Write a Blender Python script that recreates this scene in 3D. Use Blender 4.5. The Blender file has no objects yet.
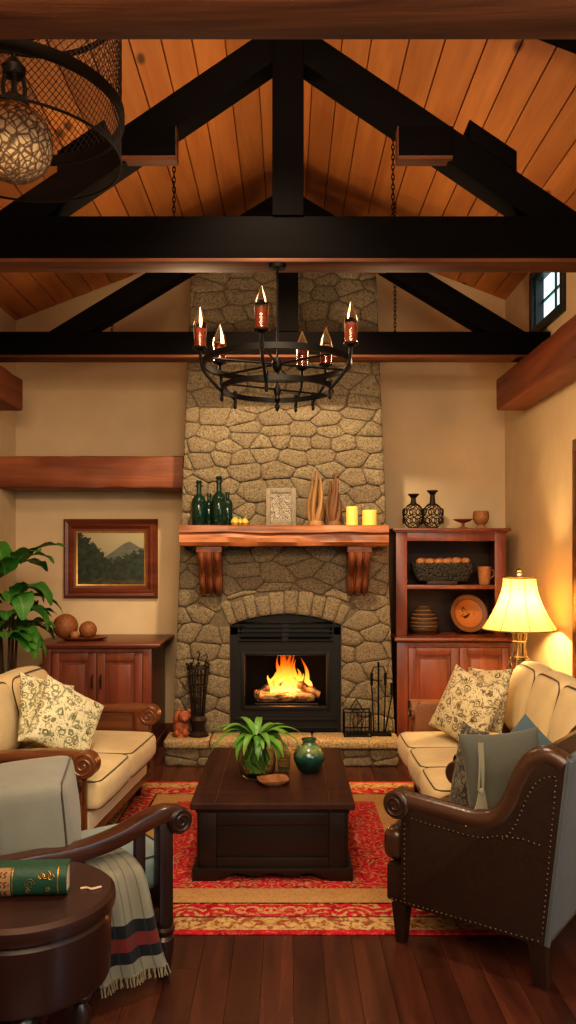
import bpy, bmesh, math, random
from mathutils import Vector, Matrix, Euler, noise
R = math.radians
PI = math.pi
sc = bpy.context.scene
col = sc.collection
random.seed(7)
CZ = 1.65
F = 800.0
def PX(px, Y): return (px - 287) * Y / F
def PZ(py, Y): return CZ - (py - 555) * Y / F

# ---------------------------------------------------------------- materials
def C(h):
    h = h.lstrip('#')
    v = [int(h[i:i+2], 16) / 255 for i in (0, 2, 4)]
    return tuple([(c / 12.92 if c <= .04045 else ((c + .055) / 1.055) ** 2.4) for c in v] + [1])

class NT:
    def __init__(s, name):
        s.m = bpy.data.materials.new(name); s.m.use_nodes = True
        s.t = s.m.node_tree; s.n = s.t.nodes
        s.b = s.n['Principled BSDF']; s.o = s.n['Material Output']
        s._obj = None
    def add(s, typ, ins=None, **at):
        n = s.n.new(typ)
        for k, v in at.items(): setattr(n, k, v)
        for k, v in (ins or {}).items(): s.put(n.inputs[k], v)
        return n
    def put(s, sock, v):
        if isinstance(v, bpy.types.NodeSocket): s.t.links.new(v, sock)
        else: sock.default_value = v
    def P(s, **kw):
        for k, v in kw.items(): s.put(s.b.inputs[k.replace('_', ' ')], v)
    def obj(s):
        if s._obj is None: s._obj = s.add('ShaderNodeTexCoord').outputs['Object']
        return s._obj
    def map(s, scale=(1,1,1), loc=(0,0,0), rot=(0,0,0), src=None):
        return s.add('ShaderNodeMapping', {'Vector': src or s.obj(), 'Scale': scale, 'Location': loc, 'Rotation': rot}).outputs[0]
    def noise(s, vec=None, scale=5, detail=4, rough=.55, dist=0):
        return s.add('ShaderNodeTexNoise', {'Vector': vec or s.obj(), 'Scale': scale, 'Detail': detail, 'Roughness': rough, 'Distortion': dist}).outputs[0]
    def vor(s, vec=None, scale=5, feature='F1', rnd=1):
        n = s.add('ShaderNodeTexVoronoi', feature=feature)
        s.put(n.inputs['Vector'], vec or s.obj()); s.put(n.inputs['Scale'], scale); s.put(n.inputs['Randomness'], rnd)
        return n
    def ramp(s, fac, stops, interp='LINEAR'):
        n = s.add('ShaderNodeValToRGB'); r = n.color_ramp; r.interpolation = interp
        while len(r.elements) < len(stops): r.elements.new(.5)
        for e, (p, c) in zip(r.elements, stops): e.position = p; e.color = c if not isinstance(c, str) else C(c)
        s.put(n.inputs[0], fac); return n.outputs[0]
    def mix(s, fac, a, b, mode='MIX'):
        n = s.add('ShaderNodeMix', data_type='RGBA', blend_type=mode)
        s.put(n.inputs[0], fac); s.put(n.inputs[6], a); s.put(n.inputs[7], b); return n.outputs[2]
    def math(s, op, a, b=0, c=None):
        n = s.add('ShaderNodeMath', operation=op); s.put(n.inputs[0], a); s.put(n.inputs[1], b)
        if c is not None: s.put(n.inputs[2], c)
        return n.outputs[0]
    def attr(s, name='tone'):
        return s.add('ShaderNodeAttribute', attribute_name=name).outputs['Fac']
    def bump(s, h, strength=.3, dist=.01):
        s.put(s.b.inputs['Normal'], s.add('ShaderNodeBump', {'Height': h, 'Strength': strength, 'Distance': dist}).outputs[0])
    def sep(s, vec=None):
        return s.add('ShaderNodeSeparateXYZ', {0: vec or s.obj()}).outputs

def wood(name, dark, light, axis='x', scale=1., rough=.45, bump=.25, tone=0, coat=0, knots=0, spec=.5, contrast=(.3, .72)):
    m = NT(name)
    s = [9 * scale] * 3; s['xyz'.index(axis)] = .8 * scale
    vec = m.map(tuple(s))
    if tone:
        t = m.attr()
        off = m.add('ShaderNodeCombineXYZ', {0: m.math('MULTIPLY', t, 37.), 1: m.math('MULTIPLY', t, 53.), 2: m.math('MULTIPLY', t, 19.)}).outputs[0]
        vec = m.add('ShaderNodeVectorMath', {0: vec, 1: off}, operation='ADD').outputs[0]
    g = m.noise(vec, 1.6, 7, .6, .9)
    c = m.ramp(g, [(contrast[0], dark), (contrast[1], light)])
    s2 = [60 * scale] * 3; s2['xyz'.index(axis)] = 2 * scale
    fine = m.noise(m.map(tuple(s2)), 2, 3)
    c = m.mix(m.math('MULTIPLY', fine, .55), c, C(dark), 'MIX')
    if tone:
        k = m.math('MULTIPLY_ADD', t, tone, 1 - tone / 2)
        c = m.mix(1., c, m.add('ShaderNodeCombineColor', {0: k, 1: k, 2: k}).outputs[0], 'MULTIPLY')
    if knots:
        sk = [3.2] * 3; sk['xyz'.index(axis)] = 1.5
        d = m.vor(m.map(tuple(sk)), 1.15).outputs['Distance']
        kf = m.ramp(d, [(.0, (1,1,1,1)), (.06, (.9,.9,.9,1)), (.12, (0,0,0,1))])
        c = m.mix(m.math('MULTIPLY', kf, knots), c, C('#3a1a08'))
    m.P(Base_Color=c, Roughness=rough)
    m.b.inputs['Specular IOR Level'].default_value = spec
    if coat: m.P(Coat_Weight=coat, Coat_Roughness=.2)
    m.bump(m.math('ADD', m.math('MULTIPLY', g, .7), m.math('MULTIPLY', fine, .3)), bump, .006)
    return m.m

def plain(name, colr, rough=.5, metal=0, var=.15, nscale=30, bump=.1, **kw):
    m = NT(name); c = C(colr)
    n = m.noise(None, nscale, 4)
    dk = tuple(x * (1 - var) for x in c[:3]) + (1,); lt = tuple(min(1, x * (1 + var)) for x in c[:3]) + (1,)
    m.P(Base_Color=m.ramp(n, [(.3, dk), (.7, lt)]), Roughness=rough, Metallic=metal, **kw)
    if bump: m.bump(n, bump, .004)
    return m.m

def fabric(name, colr, rough=.9, weave=380, var=.12):
    m = NT(name); c = C(colr)
    n = m.noise(None, 6, 4); f = m.noise(None, weave, 2)
    dk = tuple(x * (1 - var) for x in c[:3]) + (1,); lt = tuple(min(1, x * (1 + var)) for x in c[:3]) + (1,)
    b = m.ramp(m.math('ADD', m.math('MULTIPLY', n, .5), m.math('MULTIPLY', f, .5)), [(.35, dk), (.65, lt)])
    m.P(Base_Color=b, Roughness=rough, Sheen_Weight=.15)
    m.bump(m.math('ADD', f, m.math('MULTIPLY', n, 2.)), .2, .004)
    return m.m

def floral(name, base, ink, scale=11, thr=(.28, .42)):
    m = NT(name)
    w = m.add('ShaderNodeVectorMath', {0: m.obj(), 1: m.add('ShaderNodeVectorMath', {0: m.add('ShaderNodeTexNoise', {'Vector': m.obj(), 'Scale': 14.}).outputs['Color'], 'Scale': .06}, operation='SCALE').outputs[0]}, operation='ADD').outputs[0]
    d = m.vor(w, scale).outputs['Distance']
    rings = m.math('SINE', m.math('MULTIPLY', d, 26.))
    n = m.noise(w, 30, 3)
    petals = m.math('MULTIPLY', m.math('GREATER_THAN', rings, .0), m.math('LESS_THAN', d, .5))
    leaf = m.ramp(m.noise(w, 24, 2, .5, 2.5), [(.53, (0,0,0,1)), (.58, (1,1,1,1))])
    f = m.math('MAXIMUM', m.math('MULTIPLY', petals, .95), m.math('MULTIPLY', leaf, .9))
    f = m.math('MULTIPLY', f, m.math('MULTIPLY_ADD', n, 1.2, .2))
    m.P(Base_Color=m.mix(f, C(base), C(ink)), Roughness=.9, Sheen_Weight=.1)
    m.bump(m.noise(None, 300, 2), .2, .003)
    return m.m

def glass(name, colr, rough=.03, trans=1., ior=1.45):
    m = NT(name); m.P(Base_Color=C(colr), Roughness=rough, Transmission_Weight=trans, IOR=ior); return m.m

M = {}
M['plaster_back'] = plain('plaster_back', '#c8b290', .9, 0, .06, 3, .05)
M['plaster_side'] = plain('plaster_side', '#cdb894', .9, 0, .06, 3, .05)
M['beam_x'] = wood('dark_beam_x', '#040202', '#0d0805', 'x', .6, .75, .3, spec=.08)
M['beam_z'] = wood('dark_beam_z', '#040202', '#0d0805', 'z', .6, .75, .3, spec=.08)
M['beam_lit'] = wood('lit_beam_face', '#40251a', '#865638', 'x', .6, .7, .6, spec=.2)  # lighter brown that paints warm light onto the dark beams' faces
M['rust_x'] = wood('rustic_beam_x', '#64301a', '#ae683c', 'x', .5, .5, .5, knots=.5)
M['rust_y'] = wood('rustic_beam_y', '#4e2412', '#94522e', 'y', .5, .5, .5, knots=.5)
M['mantel'] = wood('mantel_wood', '#5c2c16', '#b4703c', 'x', .7, .5, .9, contrast=(.35, .62))
M['corbel'] = wood('corbel_wood', '#4a2414', '#9a5c38', 'z', .7, .5, .5)
M['pine'] = wood('pine_planks', '#9e6030', '#d0904e', 'y', .45, .6, .15, tone=.3, knots=.9, contrast=(.25, .8))
M['groove'] = plain('groove_dark', '#1a0c05', .9)
M['floor'] = wood('floor_planks', '#301810', '#603626', 'y', .7, .26, .06, tone=.6, coat=.15)
M['cherry_x'] = wood('cherry_x', '#54281a', '#8a4a30', 'x', .6, .38, .1, coat=.1)
M['cherry_z'] = wood('cherry_z', '#54281a', '#8a4a30', 'z', .6, .38, .1, coat=.1)
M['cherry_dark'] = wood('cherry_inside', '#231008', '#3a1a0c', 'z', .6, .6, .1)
M['espresso'] = wood('espresso_wood', '#140a07', '#26140e', 'x', .7, .42, .12, coat=.05)
M['espresso_top'] = wood('espresso_top', '#2a1610', '#4c2e20', 'y', .7, .6, .08, spec=.2)
M['arm_wood'] = wood('arm_wood', '#2a140b', '#5a3018', 'x', .8, .32, .1, coat=.25)
M['post_wood'] = wood('post_wood', '#1c0e09', '#38201a', 'z', .8, .35, .1, coat=.2)
M['loveseat_wood'] = wood('loveseat_wood', '#4a2814', '#86522c', 'x', .8, .35, .1, coat=.2)
M['drum_wood'] = plain('drum_wood', '#2c1610', .4, 0, .1, 8, .05, Coat_Weight=.2)
M['leather'] = plain('brown_leather', '#2b1c14', .36, 0, .16, 60, .2)
M['leather_roll'] = plain('brown_leather_roll', '#3f291c', .3, 0, .14, 60, .2)
M['leather_tan'] = plain('cognac_leather', '#7c5236', .4, 0, .12, 50, .15)
M['back_fabric'] = fabric('grey_back_fabric', '#4a4e50')
M['brass_nail'] = plain('antique_nail', '#5c5040', .4, 1, .1, 20, 0)
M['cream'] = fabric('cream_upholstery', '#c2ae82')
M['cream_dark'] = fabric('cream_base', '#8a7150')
M['sage'] = fabric('pale_seat_fabric', '#ccc2a2')
M['piping'] = fabric('dark_piping', '#3a3226')
M['greyblue'] = fabric('grey_blue_fabric', '#74766c')
M['bluecushion'] = fabric('blue_cushion_fabric', '#76898a')
M['pillow_grey'] = fabric('pillow_grey', '#494a40')
M['pillow_blue'] = fabric('pillow_blue', '#40545c')
M['knit'] = floral('knit_dark', '#33312a', '#7d7460', 40)
M['floral_tan'] = floral('floral_tan', '#cbbc92', '#4f3a20', 15)
M['floral_green'] = floral('floral_green', '#d0caa4', '#454b2c', 15)
M['tassel'] = fabric('tassel_cream', '#777058')
M['iron'] = plain('black_iron', '#0c0b0a', .5, .6, .2, 40, .1)
M['iron_brown'] = plain('brown_iron', '#2a1d12', .6, .5, .3, 40, .2)
M['black_metal'] = plain('black_enamel', '#060606', .6, .2, .1, 20, .03)
M['firebrick'] = plain('soot', '#090706', .95, 0, .3, 15, .3)
M['gold'] = plain('gilt', '#b08a48', .35, .8, .2, 20, .1)
M['silver'] = plain('pewter', '#8a7a64', .35, .9, .2, 30, .1)
M['candle_wax'] = None
M['terracotta'] = plain('terracotta', '#8a4a2a', .7, 0, .3, 40, .4)
M['clay'] = plain('tan_clay', '#9a6840', .7, 0, .2, 40, .2)
M['clay_dark'] = plain('brown_clay', '#4f3522', .6, 0, .3, 40, .3)
M['gourd'] = plain('gourd', '#b99a3c', .5, 0, .2, 20, .1)
M['ball_wood'] = plain('burl_ball', '#8a5630', .6, 0, .3, 60, .4)
M['driftwood'] = wood('driftwood', '#5a3c20', '#b98f58', 'z', 1.2, .7, .8)
M['driftwood_dark'] = wood('driftwood_dark', '#3f2613', '#8f6238', 'z', 1.2, .7, .8)
M['bottle'] = glass('bottle_green', '#1c3a2c', .08, .55)
M['clear'] = glass('clear_glass', '#e4f2de', .0, 1., 1.22)
M['water'] = glass('water', '#cfe0c8', .0, 1., 1.33)
M['bulb'] = glass('bulb_glass', '#f6e4d0', .03, 1., 1.3)
M['sleeve'] = plain('candle_sleeve', '#7a3018', .5, 0, .3, 40, .3)
M['pages'] = plain('book_pages', '#b7a888', .8, 0, .2, 200, .2)
M['book_green'] = plain('book_green', '#17402f', .5, 0, .2, 80, .2)
M['book_tan'] = plain('book_tan', '#8d6a45', .6, 0, .2, 80, .2)
M['book_brown'] = plain('book_brown', '#3a1c14', .5, 0, .2, 80, .2)
M['twine'] = plain('twine', '#b9a084', .7, 0, .1, 80, .1)
M['soil'] = plain('soil', '#20140c', .95, 0, .4, 60, .5)
M['pot'] = plain('plant_pot', '#4a3a2c', .6, 0, .2, 20, .2)
M['jamb'] = plain('window_paint', '#1c2a30', .4, 0, .1, 10, .05)
M['stem'] = plain('stem_green', '#5c8238', .6)
M['branch'] = plain('trunk_brown', '#3a2814', .8)
def _leaf(name, a, b, sss=.1):
    m = NT(name)
    u = m.add('ShaderNodeTexCoord').outputs['UV']
    x = m.sep(u)
    vein = m.math('LESS_THAN', m.math('ABSOLUTE', m.math('SUBTRACT', x[0], .5)), .035)
    ribs = m.math('GREATER_THAN', m.math('SINE', m.math('MULTIPLY', m.math('ADD', x[1], m.math('MULTIPLY', m.math('ABSOLUTE', m.math('SUBTRACT', x[0], .5)), -.8)), 75.)), .75)
    c = m.mix(m.noise(None, 9, 3), C(a), C(b))
    c = m.mix(m.math('MULTIPLY', m.math('MAXIMUM', vein, m.math('MULTIPLY', ribs, .45)), .5), c, C('#86a860'))
    m.P(Base_Color=c, Roughness=.38)
    m.b.inputs['Subsurface Weight'].default_value = 0
    return m.m
M['leaf'] = _leaf('leaf_deep', '#1e5a20', '#4a9036')
M['leaf_light'] = _leaf('leaf_bright', '#2c6420', '#6fa23a')
def _stone(name, a, b, cc):
    m = NT(name)
    t = m.attr()
    n = m.noise(None, 9, 6, .6); f = m.noise(None, 70, 4, .7)
    c = m.ramp(t, [(0, a), (.5, b), (1, cc)])
    c = m.mix(m.math('MULTIPLY', n, .7), c, C('#6f6048'), 'MIX')
    c = m.mix(m.ramp(f, [(.35, (.85,.85,.85,1)), (.6, (0,0,0,1))]), c, C('#463b2c'))
    m.P(Base_Color=c, Roughness=.92)
    m.b.inputs['Specular IOR Level'].default_value = .2
    m.bump(m.math('ADD', n, m.math('MULTIPLY', f, .6)), .8, .012)
    return m.m
M['stone'] = _stone('field_stone', '#7d7260', '#948870', '#857963')
M['slab'] = _stone('hearth_slab', '#b39a70', '#c2a87c', '#ab8f62')
M['mortar'] = plain('mortar', '#5c5140', .95, 0, .25, 40, .5)
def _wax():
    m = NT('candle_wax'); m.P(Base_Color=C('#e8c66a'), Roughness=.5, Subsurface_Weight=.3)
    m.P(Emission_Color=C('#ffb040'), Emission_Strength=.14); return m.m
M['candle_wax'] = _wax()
def _flame():
    m = NT('flame')
    z = m.sep()[2]
    c = m.ramp(m.math('MULTIPLY_ADD', z, 2.6, 0), [(0, (1., .55, .12, 1)), (.3, (1., .4, .04, 1)), (.6, (1., .16, .008, 1)), (1, (.6, .035, .0, 1))])
    st = m.ramp(m.math('MULTIPLY_ADD', z, 2.6, 0), [(0, (1, 1, 1, 1)), (.5, (.6,.6,.6,1)), (1, (.15, .15, .15, 1))])
    e = m.add('ShaderNodeEmission', {'Color': c, 'Strength': m.math('MULTIPLY', st, 2.6)})
    tr = m.add('ShaderNodeBsdfTransparent')
    lw = m.add('ShaderNodeLayerWeight', {'Blend': .45}).outputs['Facing']
    f = m.math('MULTIPLY', m.ramp(lw, [(.1, (1,1,1,1)), (.9, (.0,.0,.0,1))]), m.ramp(m.math('MULTIPLY_ADD', z, 2.6, 0), [(0, (.8,.8,.8,1)), (1, (.25,.25,.25,1))]))
    mx = m.add('ShaderNodeMixShader', {0: f, 1: tr.outputs[0], 2: e.outputs[0]})
    m.t.links.new(mx.outputs[0], m.o.inputs[0]); return m.m
M['flame'] = _flame()
def _ember():
    m = NT('charred_log')
    n = m.noise(m.map((3, 14, 14)), 2.5, 6)
    m.P(Base_Color=m.ramp(n, [(.35, '#2a1a10'), (.65, '#b08a60')]), Roughness=.9)
    m.bump(n, .8, .02)
    m.P(Emission_Color=C('#ff5a14'), Emission_Strength=m.ramp(m.noise(None, 22, 3), [(.58, (0,0,0,1)), (.72, (.8,.8,.8,1))])); return m.m
M['log'] = _ember()
def _shade():
    m = NT('lamp_shade')
    d = m.add('ShaderNodeBsdfDiffuse', {'Color': C('#f0dca0')}); t = m.add('ShaderNodeBsdfTranslucent', {'Color': C('#c89a58')})
    e = m.add('ShaderNodeEmission', {'Color': C('#ffd675'), 'Strength': .3})
    a = m.add('ShaderNodeMixShader', {0: .42, 1: d.outputs[0], 2: t.outputs[0]})
    b = m.add('ShaderNodeAddShader', {0: a.outputs[0], 1: e.outputs[0]})
    m.t.links.new(b.outputs[0], m.o.inputs[0]); return m.m
M['shade'] = _shade()
M['shade_trim'] = plain('shade_trim', '#8a7440', .8)
def _gauze():
    m = NT('dark_gauze')
    d = m.add('ShaderNodeBsdfPrincipled', {'Base Color': C('#1a1613'), 'Roughness': .5}); t = m.add('ShaderNodeBsdfTransparent')
    mx = m.add('ShaderNodeMixShader', {0: .4, 1: t.outputs[0], 2: d.outputs[0]})
    m.t.links.new(mx.outputs[0], m.o.inputs[0]); return m.m
M['gauze'] = _gauze()
def _pane():
    m = NT('daylight_pane'); m.P(Base_Color=C('#cfe6ea'), Roughness=.1, Emission_Color=C('#d2f0f4'), Emission_Strength=1.15); return m.m
M['pane'] = _pane()
def _rattan():
    m = NT('woven_rattan')
    v = m.vor(m.map((1, 1, .8)), 34, 'DISTANCE_TO_EDGE').outputs['Distance']
    m.P(Base_Color=m.ramp(v, [(.04, '#5a452e'), (.16, '#c4a67c')]), Roughness=.8)
    m.bump(v, .8, .01); return m.m
M['rattan'] = _rattan()
def _painting():
    m = NT('landscape_painting')
    o = m.sep()                                        # x across, z up, frame centre at the origin
    X, Z = o[0], o[2]
    n1 = m.noise(None, 5, 5); n2 = m.noise(None, 22, 6, .65); n3 = m.noise(m.map((1, 1, 3)), 12, 5)
    sky = m.ramp(m.math('MULTIPLY_ADD', Z, 2.6, .5), [(.5, '#8f8a70'), (1, '#a59a78')])
    peak = m.math('SUBTRACT', .17, m.math('MULTIPLY', m.math('ABSOLUTE', m.math('SUBTRACT', X, .17)), .62))
    mt = m.math('LESS_THAN', Z, m.math('ADD', peak, m.math('MULTIPLY_ADD', n1, .1, -.06)))
    c = m.mix(mt, sky, m.ramp(n3, [(.3, '#4a5044'), (.7, '#67695a')]))
    tl = m.math('MULTIPLY_ADD', n2, .3, m.math('MULTIPLY_ADD', m.math('ABSOLUTE', m.math('SUBTRACT', X, .02)), .42, -.17))
    tl = m.math('ADD', tl, m.math('MULTIPLY', m.math('SMOOTH_MIN', m.math('MAXIMUM', m.math('MULTIPLY_ADD', X, -4., -.1), 0.), 1., .3), .14))
    trees = m.math('LESS_THAN', Z, tl)
    c = m.mix(trees, c, m.ramp(n2, [(.35, '#0a120a'), (.68, '#2c3c22')]))
    gr = m.math('LESS_THAN', Z, m.math('MULTIPLY_ADD', n1, .1, -.24))
    c = m.mix(gr, c, m.ramp(n3, [(.3, '#171c10'), (.7, '#4a4426')]))
    m.P(Base_Color=c, Roughness=.5); return m.m
M['painting'] = _painting()
def _filigree():
    m = NT('silver_filigree')
    d = m.noise(None, 55, 3, .5, 3.)
    m.P(Base_Color=m.ramp(d, [(.46, '#2c241c'), (.54, '#9c927c')], 'LINEAR'), Roughness=.5); m.bump(d, .5, .005); return m.m
M['filigree'] = _filigree()
M['frame_grey'] = plain('carved_grey_frame', '#6f6454', .6, .2, .3, 60, .5)
def _wicker():
    m = NT('dark_wicker'); v = m.vor(m.map((1, 1, 1.6)), 60).outputs['Distance']
    m.P(Base_Color=m.ramp(v, [(.2, '#4a4638'), (.6, '#0e0d0a')]), Roughness=.7); m.bump(v, 1., .01); return m.m
M['wicker'] = _wicker()
def _plate():
    m = NT('painted_plate')
    o = m.sep(); r = m.math('SQRT', m.math('ADD', m.math('MULTIPLY', o[0], o[0]), m.math('MULTIPLY', o[2], o[2])))
    c = m.ramp(m.math('MULTIPLY', r, 5.5), [(0, '#b5763c'), (.66, '#a5642f'), (.7, '#4a2c18'), (.74, '#7a5030'), (.93, '#6a4628'), (1, '#3a2414')])
    n = m.noise(m.map((1.0, 1, 1.0), loc=(.3, 0, .1)), 17, 2, .5, 1.5)
    spot = m.math('MULTIPLY', m.math('GREATER_THAN', n, .6), m.math('LESS_THAN', r, .075))
    m.P(Base_Color=m.mix(spot, c, C('#2a160a')), Roughness=.4); return m.m
M['plate'] = _plate(); M['cane'] = plain('cane', '#6a5036', .7)
def _glaze():
    m = NT('green_glaze')
    o = m.sep()
    n = m.noise(m.map((1, 1, .35)), 22, 5)
    c = m.ramp(m.math('ADD', m.math('MULTIPLY', o[2], 5.), m.math('MULTIPLY_ADD', n, .5, -.25)), [(.2, '#0f2a22'), (.55, '#1e4a3c'), (.72, '#7a8a58'), (.85, '#3a5a40'), (1, '#1c3028')])
    m.P(Base_Color=c, Roughness=.2, Coat_Weight=.4); return m.m
M['glaze'] = _glaze()
def _ridges():
    m = NT('ridged_pottery'); z = m.sep()[2]
    w = m.math('SINE', m.math('MULTIPLY', z, 190.))
    m.P(Base_Color=m.ramp(w, [(.2, '#3a2618'), (.8, '#6d5034')]), Roughness=.6); return m.m
M['ridged'] = _ridges()

RUGC = (-.075, 4.635); RUGH = (1.125, 1.165)
def _rug():
    m = NT('persian_rug')
    o = m.sep()
    ax = m.math('ABSOLUTE', o[0]); ay = m.math('ABSOLUTE', o[1])
    d = m.math('MINIMUM', m.math('SUBTRACT', RUGH[0], ax), m.math('SUBTRACT', RUGH[1], ay))
    sym = m.add('ShaderNodeCombineXYZ', {0: ax, 1: ay, 2: 0.}).outputs[0]
    n1 = m.noise(sym, 11, 4, .6, 1.2); n2 = m.noise(sym, 34, 3, .6, .8); n3 = m.noise(None, 70, 3, .7)
    v = m.vor(sym, 9).outputs['Distance']
    red = m.ramp(n1, [(.3, '#7e0f1c'), (.6, '#b01e30')])
    tan = m.ramp(n2, [(.35, '#957848'), (.62, '#bd9e6c')])
    dk = C('#3a120c')
    # field: red with pale mottled motifs and a medallion
    mot = m.math('GREATER_THAN', m.math('SINE', m.math('MULTIPLY', v, 30.)), .45)
    mot = m.math('MULTIPLY', mot, m.math('GREATER_THAN', n2, .47))
    fld = m.mix(m.math('MULTIPLY', mot, .5), red, tan)
    fld = m.mix(m.math('MULTIPLY', m.math('GREATER_THAN', n2, .62), .6), fld, dk)
    # border bands by distance from the edge
    bm_ = m.math('GREATER_THAN', m.math('SINE', m.math('MULTIPLY', m.vor(sym, 8).outputs['Distance'], 22.)), .3)
    pat_red = m.mix(m.math('MULTIPLY', m.math('MULTIPLY', bm_, m.math('GREATER_THAN', n2, .42)), .8), red, tan)
    pat_tan = m.mix(m.math('MULTIPLY', m.math('GREATER_THAN', m.noise(sym, 26, 3, .5, 1.), .55), .8), tan, C('#7a2a18'))
    gold = m.mix(m.math('MULTIPLY', m.math('GREATER_THAN', n2, .5), .5), tan, C('#8a3a20'))
    c = fld
    for lim, cc in ((.47, gold), (.31, dk), (.295, pat_red), (.165, dk), (.155, pat_tan), (.035, red)):
        c = m.mix(m.math('LESS_THAN', d, lim), c, cc)
    # wear
    c = m.mix(m.ramp(m.math('MULTIPLY_ADD', n2, .5, m.math('MULTIPLY', n3, .5)), [(.5, (0,0,0,1)), (.66, (.6,.6,.6,1))]), c, C('#b09468'))
    m.P(Base_Color=c, Roughness=.95); m.b.inputs['Specular IOR Level'].default_value = .1
    m.bump(n3, .5, .006); return m.m
M['rug'] = _rug()
def _throw():
    m = NT('striped_throw')
    u = m.sep(m.add('ShaderNodeTexCoord').outputs['UV'])
    v = u[1]
    c = m.ramp(v, [(0, '#b4b09a'), (.70, '#22282c'), (.765, '#963c34'), (.83, '#22282c'), (.895, '#b4b09a')], 'CONSTANT')
    st = m.math('GREATER_THAN', m.math('SINE', m.math('MULTIPLY', u[0], 40.)), .93)
    c = m.mix(m.math('MULTIPLY', st, .5), c, C('#4a5250'))
    f = m.noise(None, 260, 2)
    m.P(Base_Color=m.mix(m.math('MULTIPLY', f, .25), c, C('#3c3c36')), Roughness=.95, Sheen_Weight=.2); m.bump(f, .3, .004); return m.m
M['throw'] = _throw()

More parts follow.
